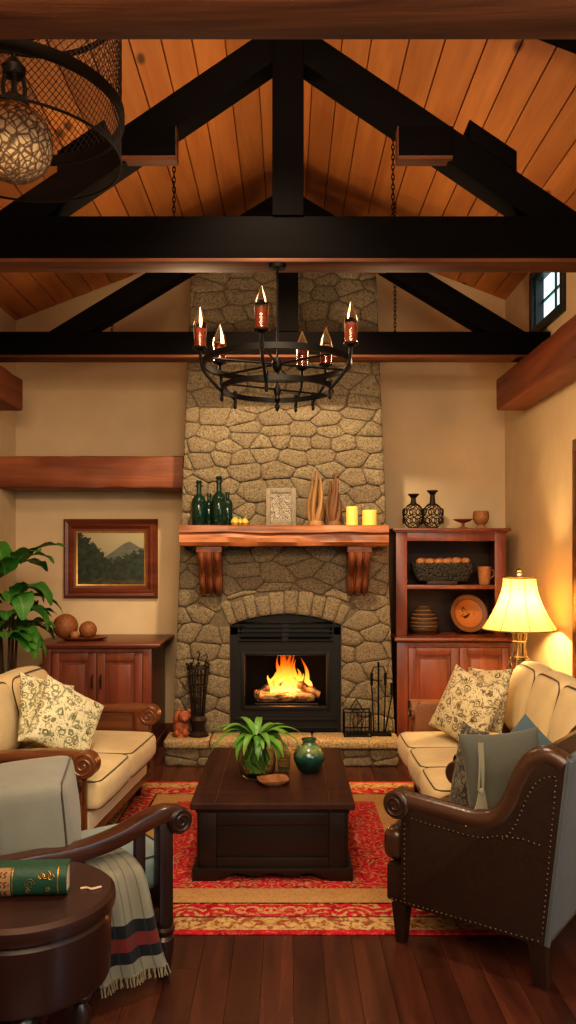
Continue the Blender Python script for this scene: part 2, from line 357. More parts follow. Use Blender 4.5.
# ---------------------------------------------------------------- mesh builder
class MB:
    def __init__(s):
        s.bm = bmesh.new(); s.tone = s.bm.loops.layers.float_color.new('tone'); s.uv = s.bm.loops.layers.uv.new('UVMap'); s.mi = 0
    def face(s, vs, tone=None):
        try: f = s.bm.faces.new(vs)
        except ValueError: return None
        f.material_index = s.mi
        if tone is not None:
            for l in f.loops: l[s.tone] = (tone, tone, tone, 1)
        return f
    def box(s, c, size, rot=None, bev=0, tone=None, seg=2):
        bm = bmesh.new(); bmesh.ops.create_cube(bm, size=1)
        bmesh.ops.scale(bm, vec=size, verts=bm.verts)
        if bev: bmesh.ops.bevel(bm, geom=bm.edges[:], offset=bev, segments=seg, affect='EDGES', profile=.6)
        s._merge(bm, c, rot, tone); return s
    def bb(s, a, b, bev=0, tone=None):
        return s.box([(p + q) / 2 for p, q in zip(a, b)], [abs(q - p) for p, q in zip(a, b)], None, bev, tone)
    def _merge(s, bm, c=(0,0,0), rot=None, tone=None):
        Mx = Matrix.Translation(c)
        if rot is not None: Mx = Mx @ (rot.to_4x4() if isinstance(rot, Matrix) else Euler(rot).to_matrix().to_4x4())
        mp = {v: s.bm.verts.new(Mx @ v.co) for v in bm.verts}
        for f in bm.faces: s.face([mp[v] for v in f.verts], tone)
        bm.free()
    def tube(s, pts, rad, n=8, cap=True, closed=False, tone=None, flat=None):
        pts = [Vector(p) for p in pts]; k = len(pts)
        if not isinstance(rad, (list, tuple)): rad = [rad] * k
        rings = []; prev = None
        for i, p in enumerate(pts):
            if closed: t = pts[(i+1) % k] - pts[i-1]
            else: t = pts[min(i+1, k-1)] - pts[max(i-1, 0)]
            t.normalize()
            if prev is None:
                a = Vector((0,0,1)) if abs(t.z) < .9 else Vector((1,0,0))
                x = t.cross(a).normalized()
            else:
                x = (prev - t * prev.dot(t)).normalized()
            prev = x; y = t.cross(x)
            fx, fy = flat or (1, 1)
            rings.append([s.bm.verts.new(p + (x * math.cos(2*PI*j/n) * fx + y * math.sin(2*PI*j/n) * fy) * rad[i]) for j in range(n)])
        for i in range(k if closed else k - 1):
            a, b = rings[i], rings[(i+1) % k]
            for j in range(n): s.face([a[j], a[(j+1) % n], b[(j+1) % n], b[j]], tone)
        if cap and not closed:
            s.face(rings[0][::-1], tone); s.face(rings[-1], tone)
        return s
    def lathe(s, prof, o=(0,0,0), n=28, rot=None, tone=None, cap=True, sx=1, sy=1):
        Mx = Matrix.Translation(o)
        if rot is not None: Mx = Mx @ (rot.to_4x4() if isinstance(rot, Matrix) else Euler(rot).to_matrix().to_4x4())
        rings = []
        for r, z in prof:
            if r < 1e-5: rings.append([s.bm.verts.new(Mx @ Vector((0, 0, z)))])
            else: rings.append([s.bm.verts.new(Mx @ Vector((r*sx*math.cos(2*PI*j/n), r*sy*math.sin(2*PI*j/n), z))) for j in range(n)])
        for a, b in zip(rings, rings[1:]):
            for j in range(n):
                j2 = (j+1) % n
                if len(a) == 1 and len(b) == 1: continue
                if len(a) == 1: s.face([a[0], b[j2], b[j]], tone)
                elif len(b) == 1: s.face([a[j], a[j2], b[0]], tone)
                else: s.face([a[j], a[j2], b[j2], b[j]], tone)
        if cap:
            if len(rings[0]) > 1: s.face(rings[0][::-1], tone)
            if len(rings[-1]) > 1: s.face(rings[-1], tone)
        return s
    def prism(s, poly, y0, y1, plane='xz', bev=0, tone=None):
        def P(a, b, t):
            return {'xz': (a, t, b), 'yz': (t, a, b), 'xy': (a, b, t)}[plane]
        bm = bmesh.new()
        A = [bm.verts.new(P(a, b, y0)) for a, b in poly]; B = [bm.verts.new(P(a, b, y1)) for a, b in poly]
        n = len(poly)
        bm.faces.new(A); bm.faces.new(B[::-1])
        for i in range(n): bm.faces.new([A[i], B[i], B[(i+1) % n], A[(i+1) % n]])
        bmesh.ops.recalc_face_normals(bm, faces=bm.faces)
        if bev:
            fs = [f for f in bm.faces if len(f.verts) == n and n > 4 or abs(f.normal['xyz'.index({'xz':'y','yz':'x','xy':'z'}[plane])]) > .99]
            ed = {e for f in fs for e in f.edges}
            bmesh.ops.bevel(bm, geom=list(ed), offset=bev, segments=2, affect='EDGES', profile=.6)
        s._merge(bm, tone=tone); return s
    def grid(s, nu, nv, fn, closeu=False, tone=None):
        V = [[s.bm.verts.new(fn(i / (nu if closeu else nu - 1), j / (nv - 1))) for j in range(nv)] for i in range(nu)]
        for i in range(nu if closeu else nu - 1):
            for j in range(nv - 1):
                i2 = (i+1) % nu
                f = s.face([V[i][j], V[i2][j], V[i2][j+1], V[i][j+1]], tone)
                if f:
                    uu = ((i, j), (i+1, j), (i+1, j+1), (i, j+1))
                    for l, (a, b) in zip(f.loops, uu): l[s.uv].uv = (a / (nu - 1), b / (nv - 1))
        return s
    def ell(s, c, r, rot=None, n=20, m=12, tone=None):
        if not isinstance(r, (list, tuple)): r = (r, r, r)
        bm = bmesh.new(); bmesh.ops.create_uvsphere(bm, u_segments=n, v_segments=m, radius=1)
        bmesh.ops.scale(bm, vec=r, verts=bm.verts); s._merge(bm, c, rot, tone); return s
    def cushion(s, c, size, r=.04, bulge=(0,0,0), rot=None, cuts=11):
        bm = bmesh.new(); bmesh.ops.create_cube(bm, size=2)
        bmesh.ops.subdivide_edges(bm, edges=bm.edges[:], cuts=cuts, use_grid_fill=True)
        h = Vector(size) / 2
        for v in bm.verts:
            p = Vector([math.sin(max(-1, min(1, a)) * PI / 2) for a in v.co])
            q = Vector([p[i] * h[i] for i in range(3)])
            inn = Vector([max(-(h[i]-r), min(h[i]-r, q[i])) for i in range(3)])
            d = q - inn
            if d.length > 1e-6: q = inn + d.normalized() * r
            w = [max(0, 1 - p[i]**2) for i in range(3)]
            for i in range(3):
                o = [k for k in range(3) if k != i]
                q[i] += p[i] * bulge[i] * w[o[0]] * w[o[1]]
            v.co = q
        s._merge(bm, c, rot); return s
    def pillow(s, w, h, t, n=19):
        for sd in (1, -1):
            def fn(u, v):
                a, b = math.sin((u*2-1) * PI/2), math.sin((v*2-1) * PI/2)
                x = w/2 * a * (1 - .075 * (1 - b*b)); z = h/2 * b * (1 - .075 * (1 - a*a))
                y = sd * t/2 * (max(0, 1-a*a) * max(0, 1-b*b)) ** .45
                y += .012 * noise.noise(Vector((a*2, b*2, t*9)))* (1-a*a)*(1-b*b)
                return Vector((x, y, z)) if sd > 0 else Vector((x, y, z))
            if sd > 0: s.grid(n, n, fn)
            else: s.grid(n, n, lambda u, v: fn(1-u, v))
        bmesh.ops.remove_doubles(s.bm, verts=s.bm.verts, dist=.0005)
        return s
    def build(s, name, mat, parent=None, loc=(0,0,0), rot=(0,0,0), smooth=True, angle=38, fix=False):
        me = bpy.data.meshes.new(name)
        if fix: bmesh.ops.recalc_face_normals(s.bm, faces=s.bm.faces)
        s.bm.to_mesh(me); s.bm.free()
        for m_ in (mat if isinstance(mat, (list, tuple)) else [mat]): me.materials.append(m_)
        if smooth:
            me.shade_smooth(); me.set_sharp_from_angle(angle=R(angle))
        o = bpy.data.objects.new(name, me); col.objects.link(o)
        o.location = loc; o.rotation_euler = rot
        if parent: o.parent = parent
        return o

def tag(o, label, cat, group=None, kind=None):
    o['label'] = label; o['category'] = cat
    if group: o['group'] = group
    if kind: o['kind'] = kind
    return o
def thing(name, label, cat, loc=(0,0,0), rotz=0, group=None):
    o = bpy.data.objects.new(name, None); col.objects.link(o); o.empty_display_size = .05
    o.location = loc; o.rotation_euler = (0, 0, rotz); return tag(o, label, cat, group)
def struct(o): o['kind'] = 'structure'; return o
def orient(n, roll=0):
    n = Vector(n).normalized(); y = -n
    z = (Vector((0,0,1)) - y * y.z).normalized(); x = y.cross(z)
    m_ = Matrix((x, y, z)).transposed()
    return (m_ @ Matrix.Rotation(roll, 3, 'Y')).to_euler()
def dup(root, loc, label, rotz=None, group=None):
    r = root.copy(); col.objects.link(r); r.location = loc
    if rotz is not None: r.rotation_euler.z = rotz
    r['label'] = label
    if group: r['group'] = group
    for ch in list(root.children):
        c = ch.copy(); col.objects.link(c); c.parent = r
        for g in ch.children:
            d = g.copy(); col.objects.link(d); d.parent = c
    return r

# ---------------------------------------------------------------- room shell
YB, XL, XR, YF = 7.3, -2.475, 1.99, -1.2
ZR, SL = 4.74, .385
def ceilZ(x): return ZR - SL * abs(x)

m = MB(); m.mi = 1
m.bb((XL, YF, -.06), (XR, YB, -.012)); m.mi = 0
x = XL
while x < XR:
    w = .125; y = YF - random.random()
    while y < YB:
        L = random.uniform(.9, 2.0)
        a, b = max(y, YF), min(y + L, YB)
        if b > a: m.bb((x + .0008, a + .0008, -.012), (min(x + w, XR) - .0008, b - .0008, 0), 0, random.random())
        y += L
    x += w
struct(m.build('floor', [M['floor'], M['groove']], smooth=False))

m = MB(); m.mi = 1
for sgn, X1 in ((1, XR), (-1, XL)):
    ang = math.atan(SL) * sgn
    L = abs(X1) / math.cos(ang) + .12
    d = Vector((sgn * math.cos(ang), 0, -math.sin(abs(ang))))
    nrm = Vector((-d.z * -1 if False else 0, 0, 0))
    up = Vector((sgn * math.sin(abs(ang)), 0, math.cos(ang)))
    rot = Matrix((d, Vector((0,1,0)), d.cross(Vector((0,1,0))))).transposed()
    m.mi = 1
    c0 = Vector((0, (YF+YB)/2, ZR)) + d * L/2 + up * .06
    m.box(c0, (L, YB - YF, .05), rot)
    m.mi = 0
    sdist = .0
    while sdist < L:
        w = random.choice((.17, .19, .21))
        w = min(w, L - sdist)
        if w < .03: break
        c0 = Vector((0, (YF+YB)/2, ZR)) + d * (sdist + w/2) + up * .018
        m.box(c0, (w - .006, YB - YF, .036), rot, .004, random.random(), 1)
        sdist += w
struct(m.build('ceiling', [M['pine'], M['groove']], smooth=False))

m = MB()
m.prism([(XL - .12, -.06), (XR + .12, -.06), (XR + .12, ceilZ(XR)), (0, ZR + .05), (XL - .12, ceilZ(XL))], YB, YB + .12)
struct(m.build('wall_back', M['plaster_back'], smooth=False))
m = MB(); m.bb((XL - .12, YF, -.06), (XL, YB, ceilZ(XL) + .05))
struct(m.build('wall_left', M['plaster_side'], smooth=False))
WY0, WY1, WZ0, WZ1 = 5.76, 6.42, 3.46, 3.87
m = MB()
m.bb((XR, YF, -.06), (XR + .14, WY0, ceilZ(XR) + .05)); m.bb((XR, WY1, -.06), (XR + .14, YB, ceilZ(XR) + .05))
m.bb((XR, WY0, -.06), (XR + .14, WY1, WZ0)); m.bb((XR, WY0, WZ1), (XR + .14, WY1, ceilZ(XR) + .05))
struct(m.build('wall_right', M['plaster_side'], smooth=False))
# clerestory window
w = bpy.data.objects.new('window_1', None); col.objects.link(w); w.location = (XR, (WY0+WY1)/2, WZ0); struct(w)
hy, hz = (WY1-WY0)/2, WZ1-WZ0
m = MB()
for a, b in (((-.03, -hy-.06, -.07), (.0, hy+.06, .0)), ((-.03, -hy-.06, hz), (.0, hy+.06, hz+.05)), ((-.03, -hy-.06, 0), (0, -hy, hz)), ((-.03, hy, 0), (0, hy+.06, hz))): m.bb(a, b, .004)
for a, b in (((0, -hy, 0), (.14, -hy+.02, hz)), ((0, hy-.02, 0), (.14, hy, hz)), ((0, -hy+.02, 0), (.14, hy-.02, .02)), ((0, -hy+.02, hz-.02), (.14, hy-.02, hz))): m.bb(a, b)
m.build('window_frame', M['jamb'], w)
m = MB(); m.bb((.065, -hy+.02, .02), (.07, hy-.02, hz-.02)); m.build('pane', M['pane'], w)
m = MB(); m.bb((.05, -.01, .02), (.065, .01, hz-.02)); m.bb((.05, -hy+.02, hz*.52-.008), (.065, hy-.02, hz*.52+.008)); m.build('muntin', M['jamb'], w)
for nm, a, b in (('baseboard_back', (XL+.015, YB-.015, 0), (XR-.015, YB, .12)), ('baseboard_left', (XL, YF, 0), (XL+.015, YB, .12)), ('baseboard_right', (XR-.015, 5.75, 0), (XR, YB, .12))):
    struct(MB().bb(a, b, .003).build(nm, M['cherry_x']))
# doorway at the right-hand edge
d = bpy.data.objects.new('door_1', None); col.objects.link(d); d.location = (XR, 5.0, 0); struct(d)
m = MB(); m.bb((-.03, -.5, 0), (0, -.42, 2.36), .004); m.bb((-.03, .42, 0), (0, .5, 2.36), .004); m.bb((-.03, -.5, 2.36), (0, .5, 2.44), .004); m.build('door_frame', M['loveseat_wood'], d)
m = MB(); m.bb((-.02, -.42, 0), (0, .42, 2.36))
for z0, z1 in ((.2, 1.0), (1.15, 2.3)):
    for y0, y1 in ((-.34, -.04), (.04, .34)): m.bb((-.028, y0, z0), (-.02, y1, z1), .006)
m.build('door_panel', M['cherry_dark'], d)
m = MB(); m.lathe([(0, 0), (.012, 0), (.012, .03), (.028, .045), (.024, .065), (0, .07)], (-.02, -.36, 1.0), 16, (0, -PI/2, 0)); m.build('door_knob', M['gold'], d)
# ceiling rafters right under the boards
for i, sgn in enumerate((1, -1)):
    X1 = XR if sgn > 0 else -XL
    d_ = Vector((sgn, 0, -SL)).normalized(); L = X1 * math.sqrt(1 + SL*SL) - .02
    rot = Matrix((d_, Vector((0,1,0)), d_.cross(Vector((0,1,0))))).transposed()
    c0 = Vector((0, 3.8, ZR)) + d_ * (L/2 + .08) - Vector((sgn*SL, 0, 1)).normalized() * .07
    struct(MB().box(c0, (L, .12, .12), rot, .006).build('trim_%d' % (i+1), M['beam_x']))

# ---------------------------------------------------------------- roof trusses
ZT = 3.14
def truss(Y0, dep, th, zr, slope, brz, brx, label, xr=XR, purl=False, thr=.155):
    t = thing('roof_truss', label, 'roof truss', (0, Y0, 0), 0, 'roof trusses')
    m = MB(); m.bb((XL, 0, ZT + .02), (xr, dep, ZT + th), .006); tb = m.build('tie_beam', M['beam_x'], t)
    m = MB(); m.bb((XL, -.004, ZT), (xr, dep + .004, ZT + .02), .004); m.build('lit_underside', M['beam_lit'], tb)  # thin board colours the tie beam's underside as if lit from below
    for sg in (1, -1):
        ex = (zr - ZT - th) / slope
        X1 = min(ex, (xr if sg > 0 else -XL))
        a = math.sqrt(1 + slope**2) * thr
        z1 = zr - slope * X1
        zb = max(ZT + th, z1 - a)
        pl = [(sg*.06, zr - slope*.06), (sg*X1, z1), (sg*(X1), zb), (sg * min(X1, (zr - a - zb)/slope), zb), (sg*.06, zr - slope*.06 - a)]
        MB().prism(pl, .005, dep - .005, 'xz', .004).build('rafter', M['beam_x'], t)
    m = MB(); m.bb((-.075, -.01, ZT + th), (.085, dep + .01, zr - .02), .008); m.build('king_post', M['beam_z'], t)
    for sg in (1, -1):
        x0, x1 = brx
        zt = zr - slope*(x0+x1)/2 - .1
        m = MB(); m.bb((sg*x0, -.02, brz + .018), (sg*x1, .055, max(zt, brz + .08)), .004); b = m.build('bracket', M['beam_x'], t)
        m = MB(); m.bb((sg*x0, -.022, brz), (sg*x1, .057, brz + .018), .003); m.bb((sg*x0 - sg*.006, -.022, brz), (sg*x0, .057, max(zt, brz + .08)), .002); m.build('lit_bracket_face', M['beam_lit'], b)  # lighter strips paint the lit bottom and inner side of the bracket
        if purl:
            x0, x1 = .93, 1.17
            MB().prism([(sg*x0, zr - slope*x0), (sg*x1, zr - slope*x1), (sg*x1, zr - slope*x1 + .1), (sg*x0, zr - slope*x0 + .1)], .0, dep, 'xz', .004).build('purlin_block', M['beam_x'], t)
    return t
truss(2.15, .16, .22, 4.40, .66, 3.70, (.56, .84), 'nearest roof truss, only its warm-lit brown beam underside showing across the top of the photo')
truss(4.07, .15, .235, 4.40, .68, 3.655, (.565, .84), 'middle dark timber roof truss with king post, right above the ring chandelier', purl=True)
truss(6.03, .16, .195, 4.43, .61, 3.79, (.60, .93), 'farthest dark timber roof truss, crossing in front of the stone chimney')

# wall timbers
m = MB()
def rough_beam(m, p0, p1, sz, seed):
    # hewn beam: grid-wrapped box with wobble
    p0, p1 = Vector(p0), Vector(p1); L = (p1-p0).length; d = (p1-p0)/L
    u = d.cross(Vector((0,0,1))).normalized(); v = Vector((0,0,1))
    prof = []
    w, h, r = sz[0]/2, sz[1]/2, .018
    for cx, cz, a0 in ((w-r, h-r, 0), (-w+r, h-r, 90), (-w+r, -h+r, 180), (w-r, -h+r, 270)):
        for k in range(3): prof.append((cx + r*math.cos(R(a0+45*k)), cz + r*math.sin(R(a0+45*k))))
    n = max(4, int(L / .05)); rings = []
    for i in range(n+1):
        q = p0 + d * L * i / n
        ring = []
        for k, (a, b) in enumerate(prof):
            wob = noise.noise(Vector((i*.28+seed, k*.3, seed))) * .012
            ring.append(m.bm.verts.new(q + u*(a*(1+wob*3)) + v*(b*(1+wob*3))))
        rings.append(ring)
    K = len(prof)
    for a, b in zip(rings, rings[1:]):
        for j in range(K): m.face([a[j], a[(j+1)%K], b[(j+1)%K], b[j]])
    m.face(rings[0][::-1]); m.face(rings[-1])
    bmesh.ops.recalc_face_normals(m.bm, faces=m.bm.faces)
    return m
Yb = 6.86
xa, xb = XL + .01, PX(183, Yb)
m = rough_beam(MB(), (xa - 0, 0, 0), (xb, 0, 0), (.4, .275), 3.1)
tag(m.build('wall_beam', M['rust_x'], None, (0, Yb + .2, PZ(472, Yb))), 'rustic rust brown timber on the back wall above the framed landscape', 'wall beam')
zl, zh = 2.86, 3.11
for xw, bwid, lab in ((XL + .145, .28, 'rust brown timber running along the left wall, only its end in view'), (XR - .13, .25, 'rust brown timber running along the right wall toward the small high window')):
    m = rough_beam(MB(), (0, 0, 0), (0, 6.62 - .6, 0), (bwid, .26), 5.7 + xw)
    o = tag(m.build('wall_beam', M['rust_y'], None, (xw, .6, 2.975)), lab, 'wall beam')
    o.location.z = 2.975

# chains
def chain(x, y, z0, z1, label):
    m = MB(); z = z1; k = 0
    m.tube([(0, 0, z1 - z0 + .0), (0, 0, z1 - z0 - .03)], .004, 6)
    z = z1 - z0 - .02
    while z > .0:
        pts = []
        for j in range(10):
            a = 2*PI*j/10; q = .009*math.cos(a); zz = .021*math.sin(a)
            pts.append((q if k % 2 == 0 else 0, 0 if k % 2 == 0 else q, z - .018 + zz))
        m.tube(pts, .0034, 5, closed=True); z -= .031; k += 1
    return tag(m.build('hanging_chain', M['iron'], None, (x, y, z0)), label, 'chain', 'hanging chains')
xc_ = PX(174, 5.0); chain(xc_, 5.0, 3.5, ceilZ(xc_), 'black chain hanging from the pine ceiling left of the middle king post')
xc_ = PX(393, 5.0); chain(xc_, 5.0, 3.5, ceilZ(xc_), 'black chain hanging from the pine ceiling right of the middle king post')
xc_ = PX(112, 6.11); chain(xc_, 6.11, ZT + .2, 4.43 - .61*abs(xc_) - .19, 'black chain between rafter and beam of the farthest truss, left side')
xc_ = PX(395, 6.25); chain(xc_, 6.25, ZT + .1, ceilZ(xc_), 'black chain dropping beside the chimney top behind the farthest truss, right side')

# ---------------------------------------------------------------- stonework
def clip(poly, a, b, c):
    out = []
    for i in range(len(poly)):
        p, q = poly[i], poly[(i+1) % len(poly)]
        dp, dq = a*p[0] + b*p[1] - c, a*q[0] + b*q[1] - c
        if dp <= 0: out.append(p)
        if (dp < 0 < dq) or (dq < 0 < dp):
            t = dp / (dp - dq); out.append((p[0] + t*(q[0]-p[0]), p[1] + t*(q[1]-p[1])))
    return out
def area(p): return .5 * sum(p[i][0]*p[(i+1)%len(p)][1] - p[(i+1)%len(p)][0]*p[i][1] for i in range(len(p)))
def cells(pts, bound, s=1.5, rad=.9):
    res = []
    for i, p in enumerate(pts):
        poly = bound
        for j, q in enumerate(pts):
            if i == j or abs(q[0]-p[0]) > rad or abs(q[1]-p[1]) > rad: continue
            a, b = q[0]-p[0], (q[1]-p[1])*s*s
            c = (q[0]**2 - p[0]**2)/2 + s*s*(q[1]**2 - p[1]**2)/2
            poly = clip(poly, a, b, c)
            if len(poly) < 3: break
        if len(poly) >= 3: res.append((p, poly))
    return res
def stone(m, poly, to3, gap=.007, h=.02, rough=.25, rnd=random):
    if len(poly) < 3: return
    A = area(poly)
    if abs(A) < .0012: return
    if A < 0: poly = poly[::-1]
    # subdivide edges, round the corners, wobble
    cx = sum(p[0] for p in poly)/len(poly); cz = sum(p[1] for p in poly)/len(poly)
    pts = []
    n = len(poly)
    for i in range(n):
        p, q = poly[i], poly[(i+1) % n]
        L = math.hypot(q[0]-p[0], q[1]-p[1])
        if L < .012: continue
        c = min(.016 / L, .33)
        ts = [c, .5, 1-c] if L > .09 else [c, 1-c]
        for t in ts:
            pts.append((p[0] + t*(q[0]-p[0]), p[1] + t*(q[1]-p[1])))
    if len(pts) < 3: return
    def ins(dst, dep, wob):
        ring = []
        for (x, z) in pts:
            L = math.hypot(x-cx, z-cz) or 1
            k = max(.15, 1 - dst / L)
            w = noise.noise(Vector((x*11, z*11, 3.3))) * wob
            ring.append(m.bm.verts.new(to3(cx + (x-cx)*k*(1 + w), cz + (z-cz)*k*(1 + w), dep + w*.05)))
        return ring
    tone = rnd.random()
    hh = h * rnd.uniform(.6, 1.25)
    r0 = ins(gap*.6, -.01, .06); r1 = ins(gap, hh*.6, .06); r2 = ins(gap + .006, hh*.97, .07); r3 = ins(gap + .04, hh*1.02, .06)
    for a, b in ((r0, r1), (r1, r2), (r2, r3)):
        for j in range(len(pts)):
            j2 = (j+1) % len(pts); m.face([a[j], a[j2], b[j2], b[j]], tone)
    cv = m.bm.verts.new(to3(cx, cz, hh*1.03))
    for j in range(len(pts)): m.face([r3[j], r3[(j+1) % len(pts)], cv], tone)

fp = thing('fireplace', 'tapered stone fireplace and chimney with raised hearth, middle of the back wall', 'fireplace', (0, 0, 0))
YC = 6.5
HZ = .21
def xl(z): return -.926 + (z - .21) * (.926 - .78) / (3.95 - .21)
def xr(z): return .877 + (z - .21) * (.723 - .877) / (3.95 - .21)
OX0, OX1, OZS, OZC = -.463, .439, 1.08, 1.17
oc = (OX0+OX1)/2; hw = (OX1-OX0)/2; sag = OZC - OZS; AR = (hw*hw + sag*sag)/(2*sag); az = OZC - AR
rs = random.Random(21)
ZC = 4.2
bound = [(xl(HZ), HZ), (xr(HZ), HZ), (xr(ZC), ZC), (xl(ZC), ZC)]
pts = []; z = HZ + .05
while z < ZC:
    rh = rs.uniform(.09, .17); x = -1.0 + rs.uniform(-.15, .1)
    while x < 1.0:
        wst = rs.uniform(.14, .36)
        if rs.random() < .18: wst *= .55
        pts.append((x + wst/2, z + rh/2 + rs.uniform(-.05, .05))); x += wst
    z += rh
m = MB()
to3 = lambda x, z, d: (x, YC - d, z)
RING = .19; A0 = R(23)
for p, poly in cells(pts, bound, 1.75):
    ang = math.atan2(p[0] - oc, p[1] - az)
    if OX0 < p[0] < OX1 and p[1] < OZS: 
        # a stone cut by the opening: keep only what lies beside it
        nx = (1 if p[0] > oc else -1)
        poly = clip(poly, -nx, 0, -nx*(OX1 if nx > 0 else OX0))
        if len(poly) < 3: continue
    inside = OX0 < p[0] < OX1 and p[1] < OZS
    if abs(ang) <= A0 and not inside:
        nx, nz = math.sin(ang), math.cos(ang); Rr = AR + RING
        poly = clip(poly, -nx, -nz, -(nx*oc + nz*az + Rr))
    else:
        sg = 1 if ang > 0 else -1
        if p[1] < 1.5:
            poly = clip(poly, -sg, 0, -sg*(OX1 if sg > 0 else OX0))
            ex = Vector((sg*math.cos(A0), -math.sin(A0)))       # outward normal of the ring's end
            poly = clip(poly, -ex.x, -ex.y, -(ex.x*oc + ex.y*az))
    stone(m, poly, to3, .003, .016, rnd=rs)
a = -A0
while a < A0 - .01:
    da = min(rs.uniform(R(3.4), R(5.4)), A0 - a)
    if A0 - a - da < R(2): da = A0 - a
    Ro = AR + RING + rs.uniform(-.03, .015)
    q = [(oc + Rr*math.sin(t), az + Rr*math.cos(t)) for Rr, t in ((AR, a), (AR, a+da), (Ro, a+da), (Ro, a))]
    stone(m, q, to3, .003, .018, rnd=rs); a += da
m.mi = 1
# mortar bed: piers, the arch spandrel, flue body behind
bz = YC + .004
m.prism([(xl(HZ), 0), (OX0, 0), (OX0, 1.05), (xl(1.05), 1.05)], YC, YB)
m.prism([(OX1, 0), (xr(HZ), 0), (xr(1.05), 1.05), (OX1, 1.05)], YC, YB)
arc = [(oc + AR*math.sin(t), az + AR*math.cos(t)) for t in [R(-22.57 + 45.14*k/12) for k in range(13)]]
m.prism([(xl(1.05), 1.05), (OX0, 1.05)] + arc + [(OX1, 1.05), (xr(1.05), 1.05), (xr(1.6), 1.6), (xl(1.6), 1.6)], YC, YB)
m.prism([(xl(1.6), 1.6), (xr(1.6), 1.6), (xr(ZC), ZC), (xl(ZC), ZC)], YC, YB)
m.mi = 0; m.prism([(YC - .02, ZC), (YB, ZC), (YB, ZC + .1)], xl(ZC) - .02, xr(ZC) + .02, 'yz', .004, .5); m.mi = 1
m.build('chimney', [M['stone'], M['mortar']], fp, angle=60)
# hearth
HY = 6.24; hx0, hx1 = -.965, .885
m = MB(); x = hx0
slabs = []
while x < hx1 - .05:
    w_ = rs.uniform(.28, .55)
    if hx1 - x - w_ < .2: w_ = hx1 - x
    slabs.append((x, x + w_)); x += w_
for a, b in slabs:
    dy = rs.uniform(-.012, .012)
    for _ in (0,):
        m.cushion(((a+b)/2, (HY - .02 + YC)/2 + dy, HZ - .035), (b - a - .006, YC - HY + .05, .07), .018, (0, .004, .004), None, 7)
sl = m.build('hearth_slab', M['slab'], fp)
for lp in sl.data.attributes['tone'].data: lp.color = (.5, .5, .5, 1)
m = MB(); pts = []
for z, zz in ((.033, 0), (.103, 1)):
    x = hx0
    while x < hx1:
        w_ = rs.uniform(.16, .34); pts.append((x + w_/2, z + rs.uniform(-.008, .008))); x += w_
for p, poly in cells(pts, [(hx0+.01, 0.001), (hx1-.01, 0.001), (hx1-.01, .142), (hx0+.01, .142)], 1.6):
    stone(m, poly, lambda x, z, d: (x, HY + .02 - d, z), .004, .022, rnd=rs)
m.mi = 1; m.bb((hx0 + .012, HY + .015, 0), (hx1 - .012, YC, .142))
m.build('hearth_base', [M['stone'], M['mortar']], fp, angle=60)
# steel insert
FY = YC + .035
m = MB()
m.bb((OX0, FY, HZ), (-.375, FY + .05, 1.06)); m.bb((.352, FY, HZ), (OX1, FY + .05, 1.06))
m.bb((-.375, FY, .86), (.352, FY + .05, .95)); m.bb((-.375, FY, HZ), (.352, FY + .05, .385))
m.prism([(OX0, 1.05)] + arc + [(OX1, 1.05), (OX1, 1.0), (OX0, 1.0)], FY, FY + .05)
ins = m.build('firebox_surround', M['black_metal'], fp, smooth=False)
m = MB()
for k in range(5):
    z = .955 + k*.036; m.box((oc, FY + .0, z), (.78, .03, .008), (R(35), 0, 0))
m.bb((oc-.39, FY + .03, .94), (oc+.39, FY + .04, 1.02))
for xx in (oc-.39, oc+.38, oc-.03): m.bb((xx, FY - .01, .94), (xx + .014 + (.04 if abs(xx-oc)<.1 else 0), FY + .02, 1.1))
m.build('vent_louvre', M['black_metal'], ins)
m = MB()
for a, b in (((-.375, -.345), (.385, .86)), ((.322, .352), (.385, .86))): m.bb((a[0], FY - .012, b[0]), (a[1], FY + .02, b[1]), .004)
m.bb((-.345, FY - .012, .83), (.322, FY + .02, .86), .004); m.bb((-.345, FY - .012, .385), (.322, FY + .02, .415), .004)
m.bb((-.43, FY - .014, .30), (.405, FY, .318), .003); m.bb((-.43, FY - .014, .232), (.405, FY, .25), .003)
m.build('door_trim', M['black_metal'], ins)
m = MB()
bx0, bx1, by0, by1, bz0, bz1 = -.36, .34, FY + .05, FY + .6, .36, .9
m.bb((bx0 - .02, by0, bz0 - .02), (bx1 + .02, by1, bz0)); m.bb((bx0 - .02, by0, bz1), (bx1 + .02, by1, bz1 + .02))
m.bb((bx0 - .02, by0, bz0), (bx0, by1, bz1)); m.bb((bx1, by0, bz0), (bx1 + .02, by1, bz1)); m.bb((bx0, by1 - .02, bz0), (bx1, by1, bz1))
m.build('firebox', M['firebrick'], fp, smooth=False)
# logs, grate, fire
g = MB(); gy = FY + .25
for k in range(7): 
    xx = -.26 + k*.085; g.tube([(xx, gy - .13, .41), (xx, gy + .12, .41), (xx, gy + .14, .47)], .008, 6)
g.tube([(-.27, gy - .13, .41), (.26, gy - .13, .41)], .008, 6); g.tube([(-.27, gy + .1, .41), (.26, gy + .1, .41)], .008, 6)
for xx in (-.25, .24):
    for yy in (-.12, .1): g.tube([(xx, gy + yy, .36), (xx, gy + yy, .41)], .008, 6)
g.tube([(-.27, gy - .13, .41), (-.27, gy - .14, .46)], .008, 6); g.tube([(.26, gy - .13, .41), (.26, gy - .14, .46)], .008, 6)
tag(g.build('fire_grate', M['iron']), 'black iron grate holding the burning logs inside the fireplace', 'fire grate')
def log(c, L, r, rot, label):
    m = MB(); pts = []; rad = []
    for i in range(9):
        t = i/8 - .5; pts.append((t*L, .01*math.sin(i*1.7), .008*math.cos(i*2.1))); rad.append(r*(1 + .1*math.sin(i*2.3)))
    m.tube(pts, rad, 12)
    return tag(m.build('log', M['log'], None, c, rot, angle=50), label, 'log', 'firewood logs in the firebox')
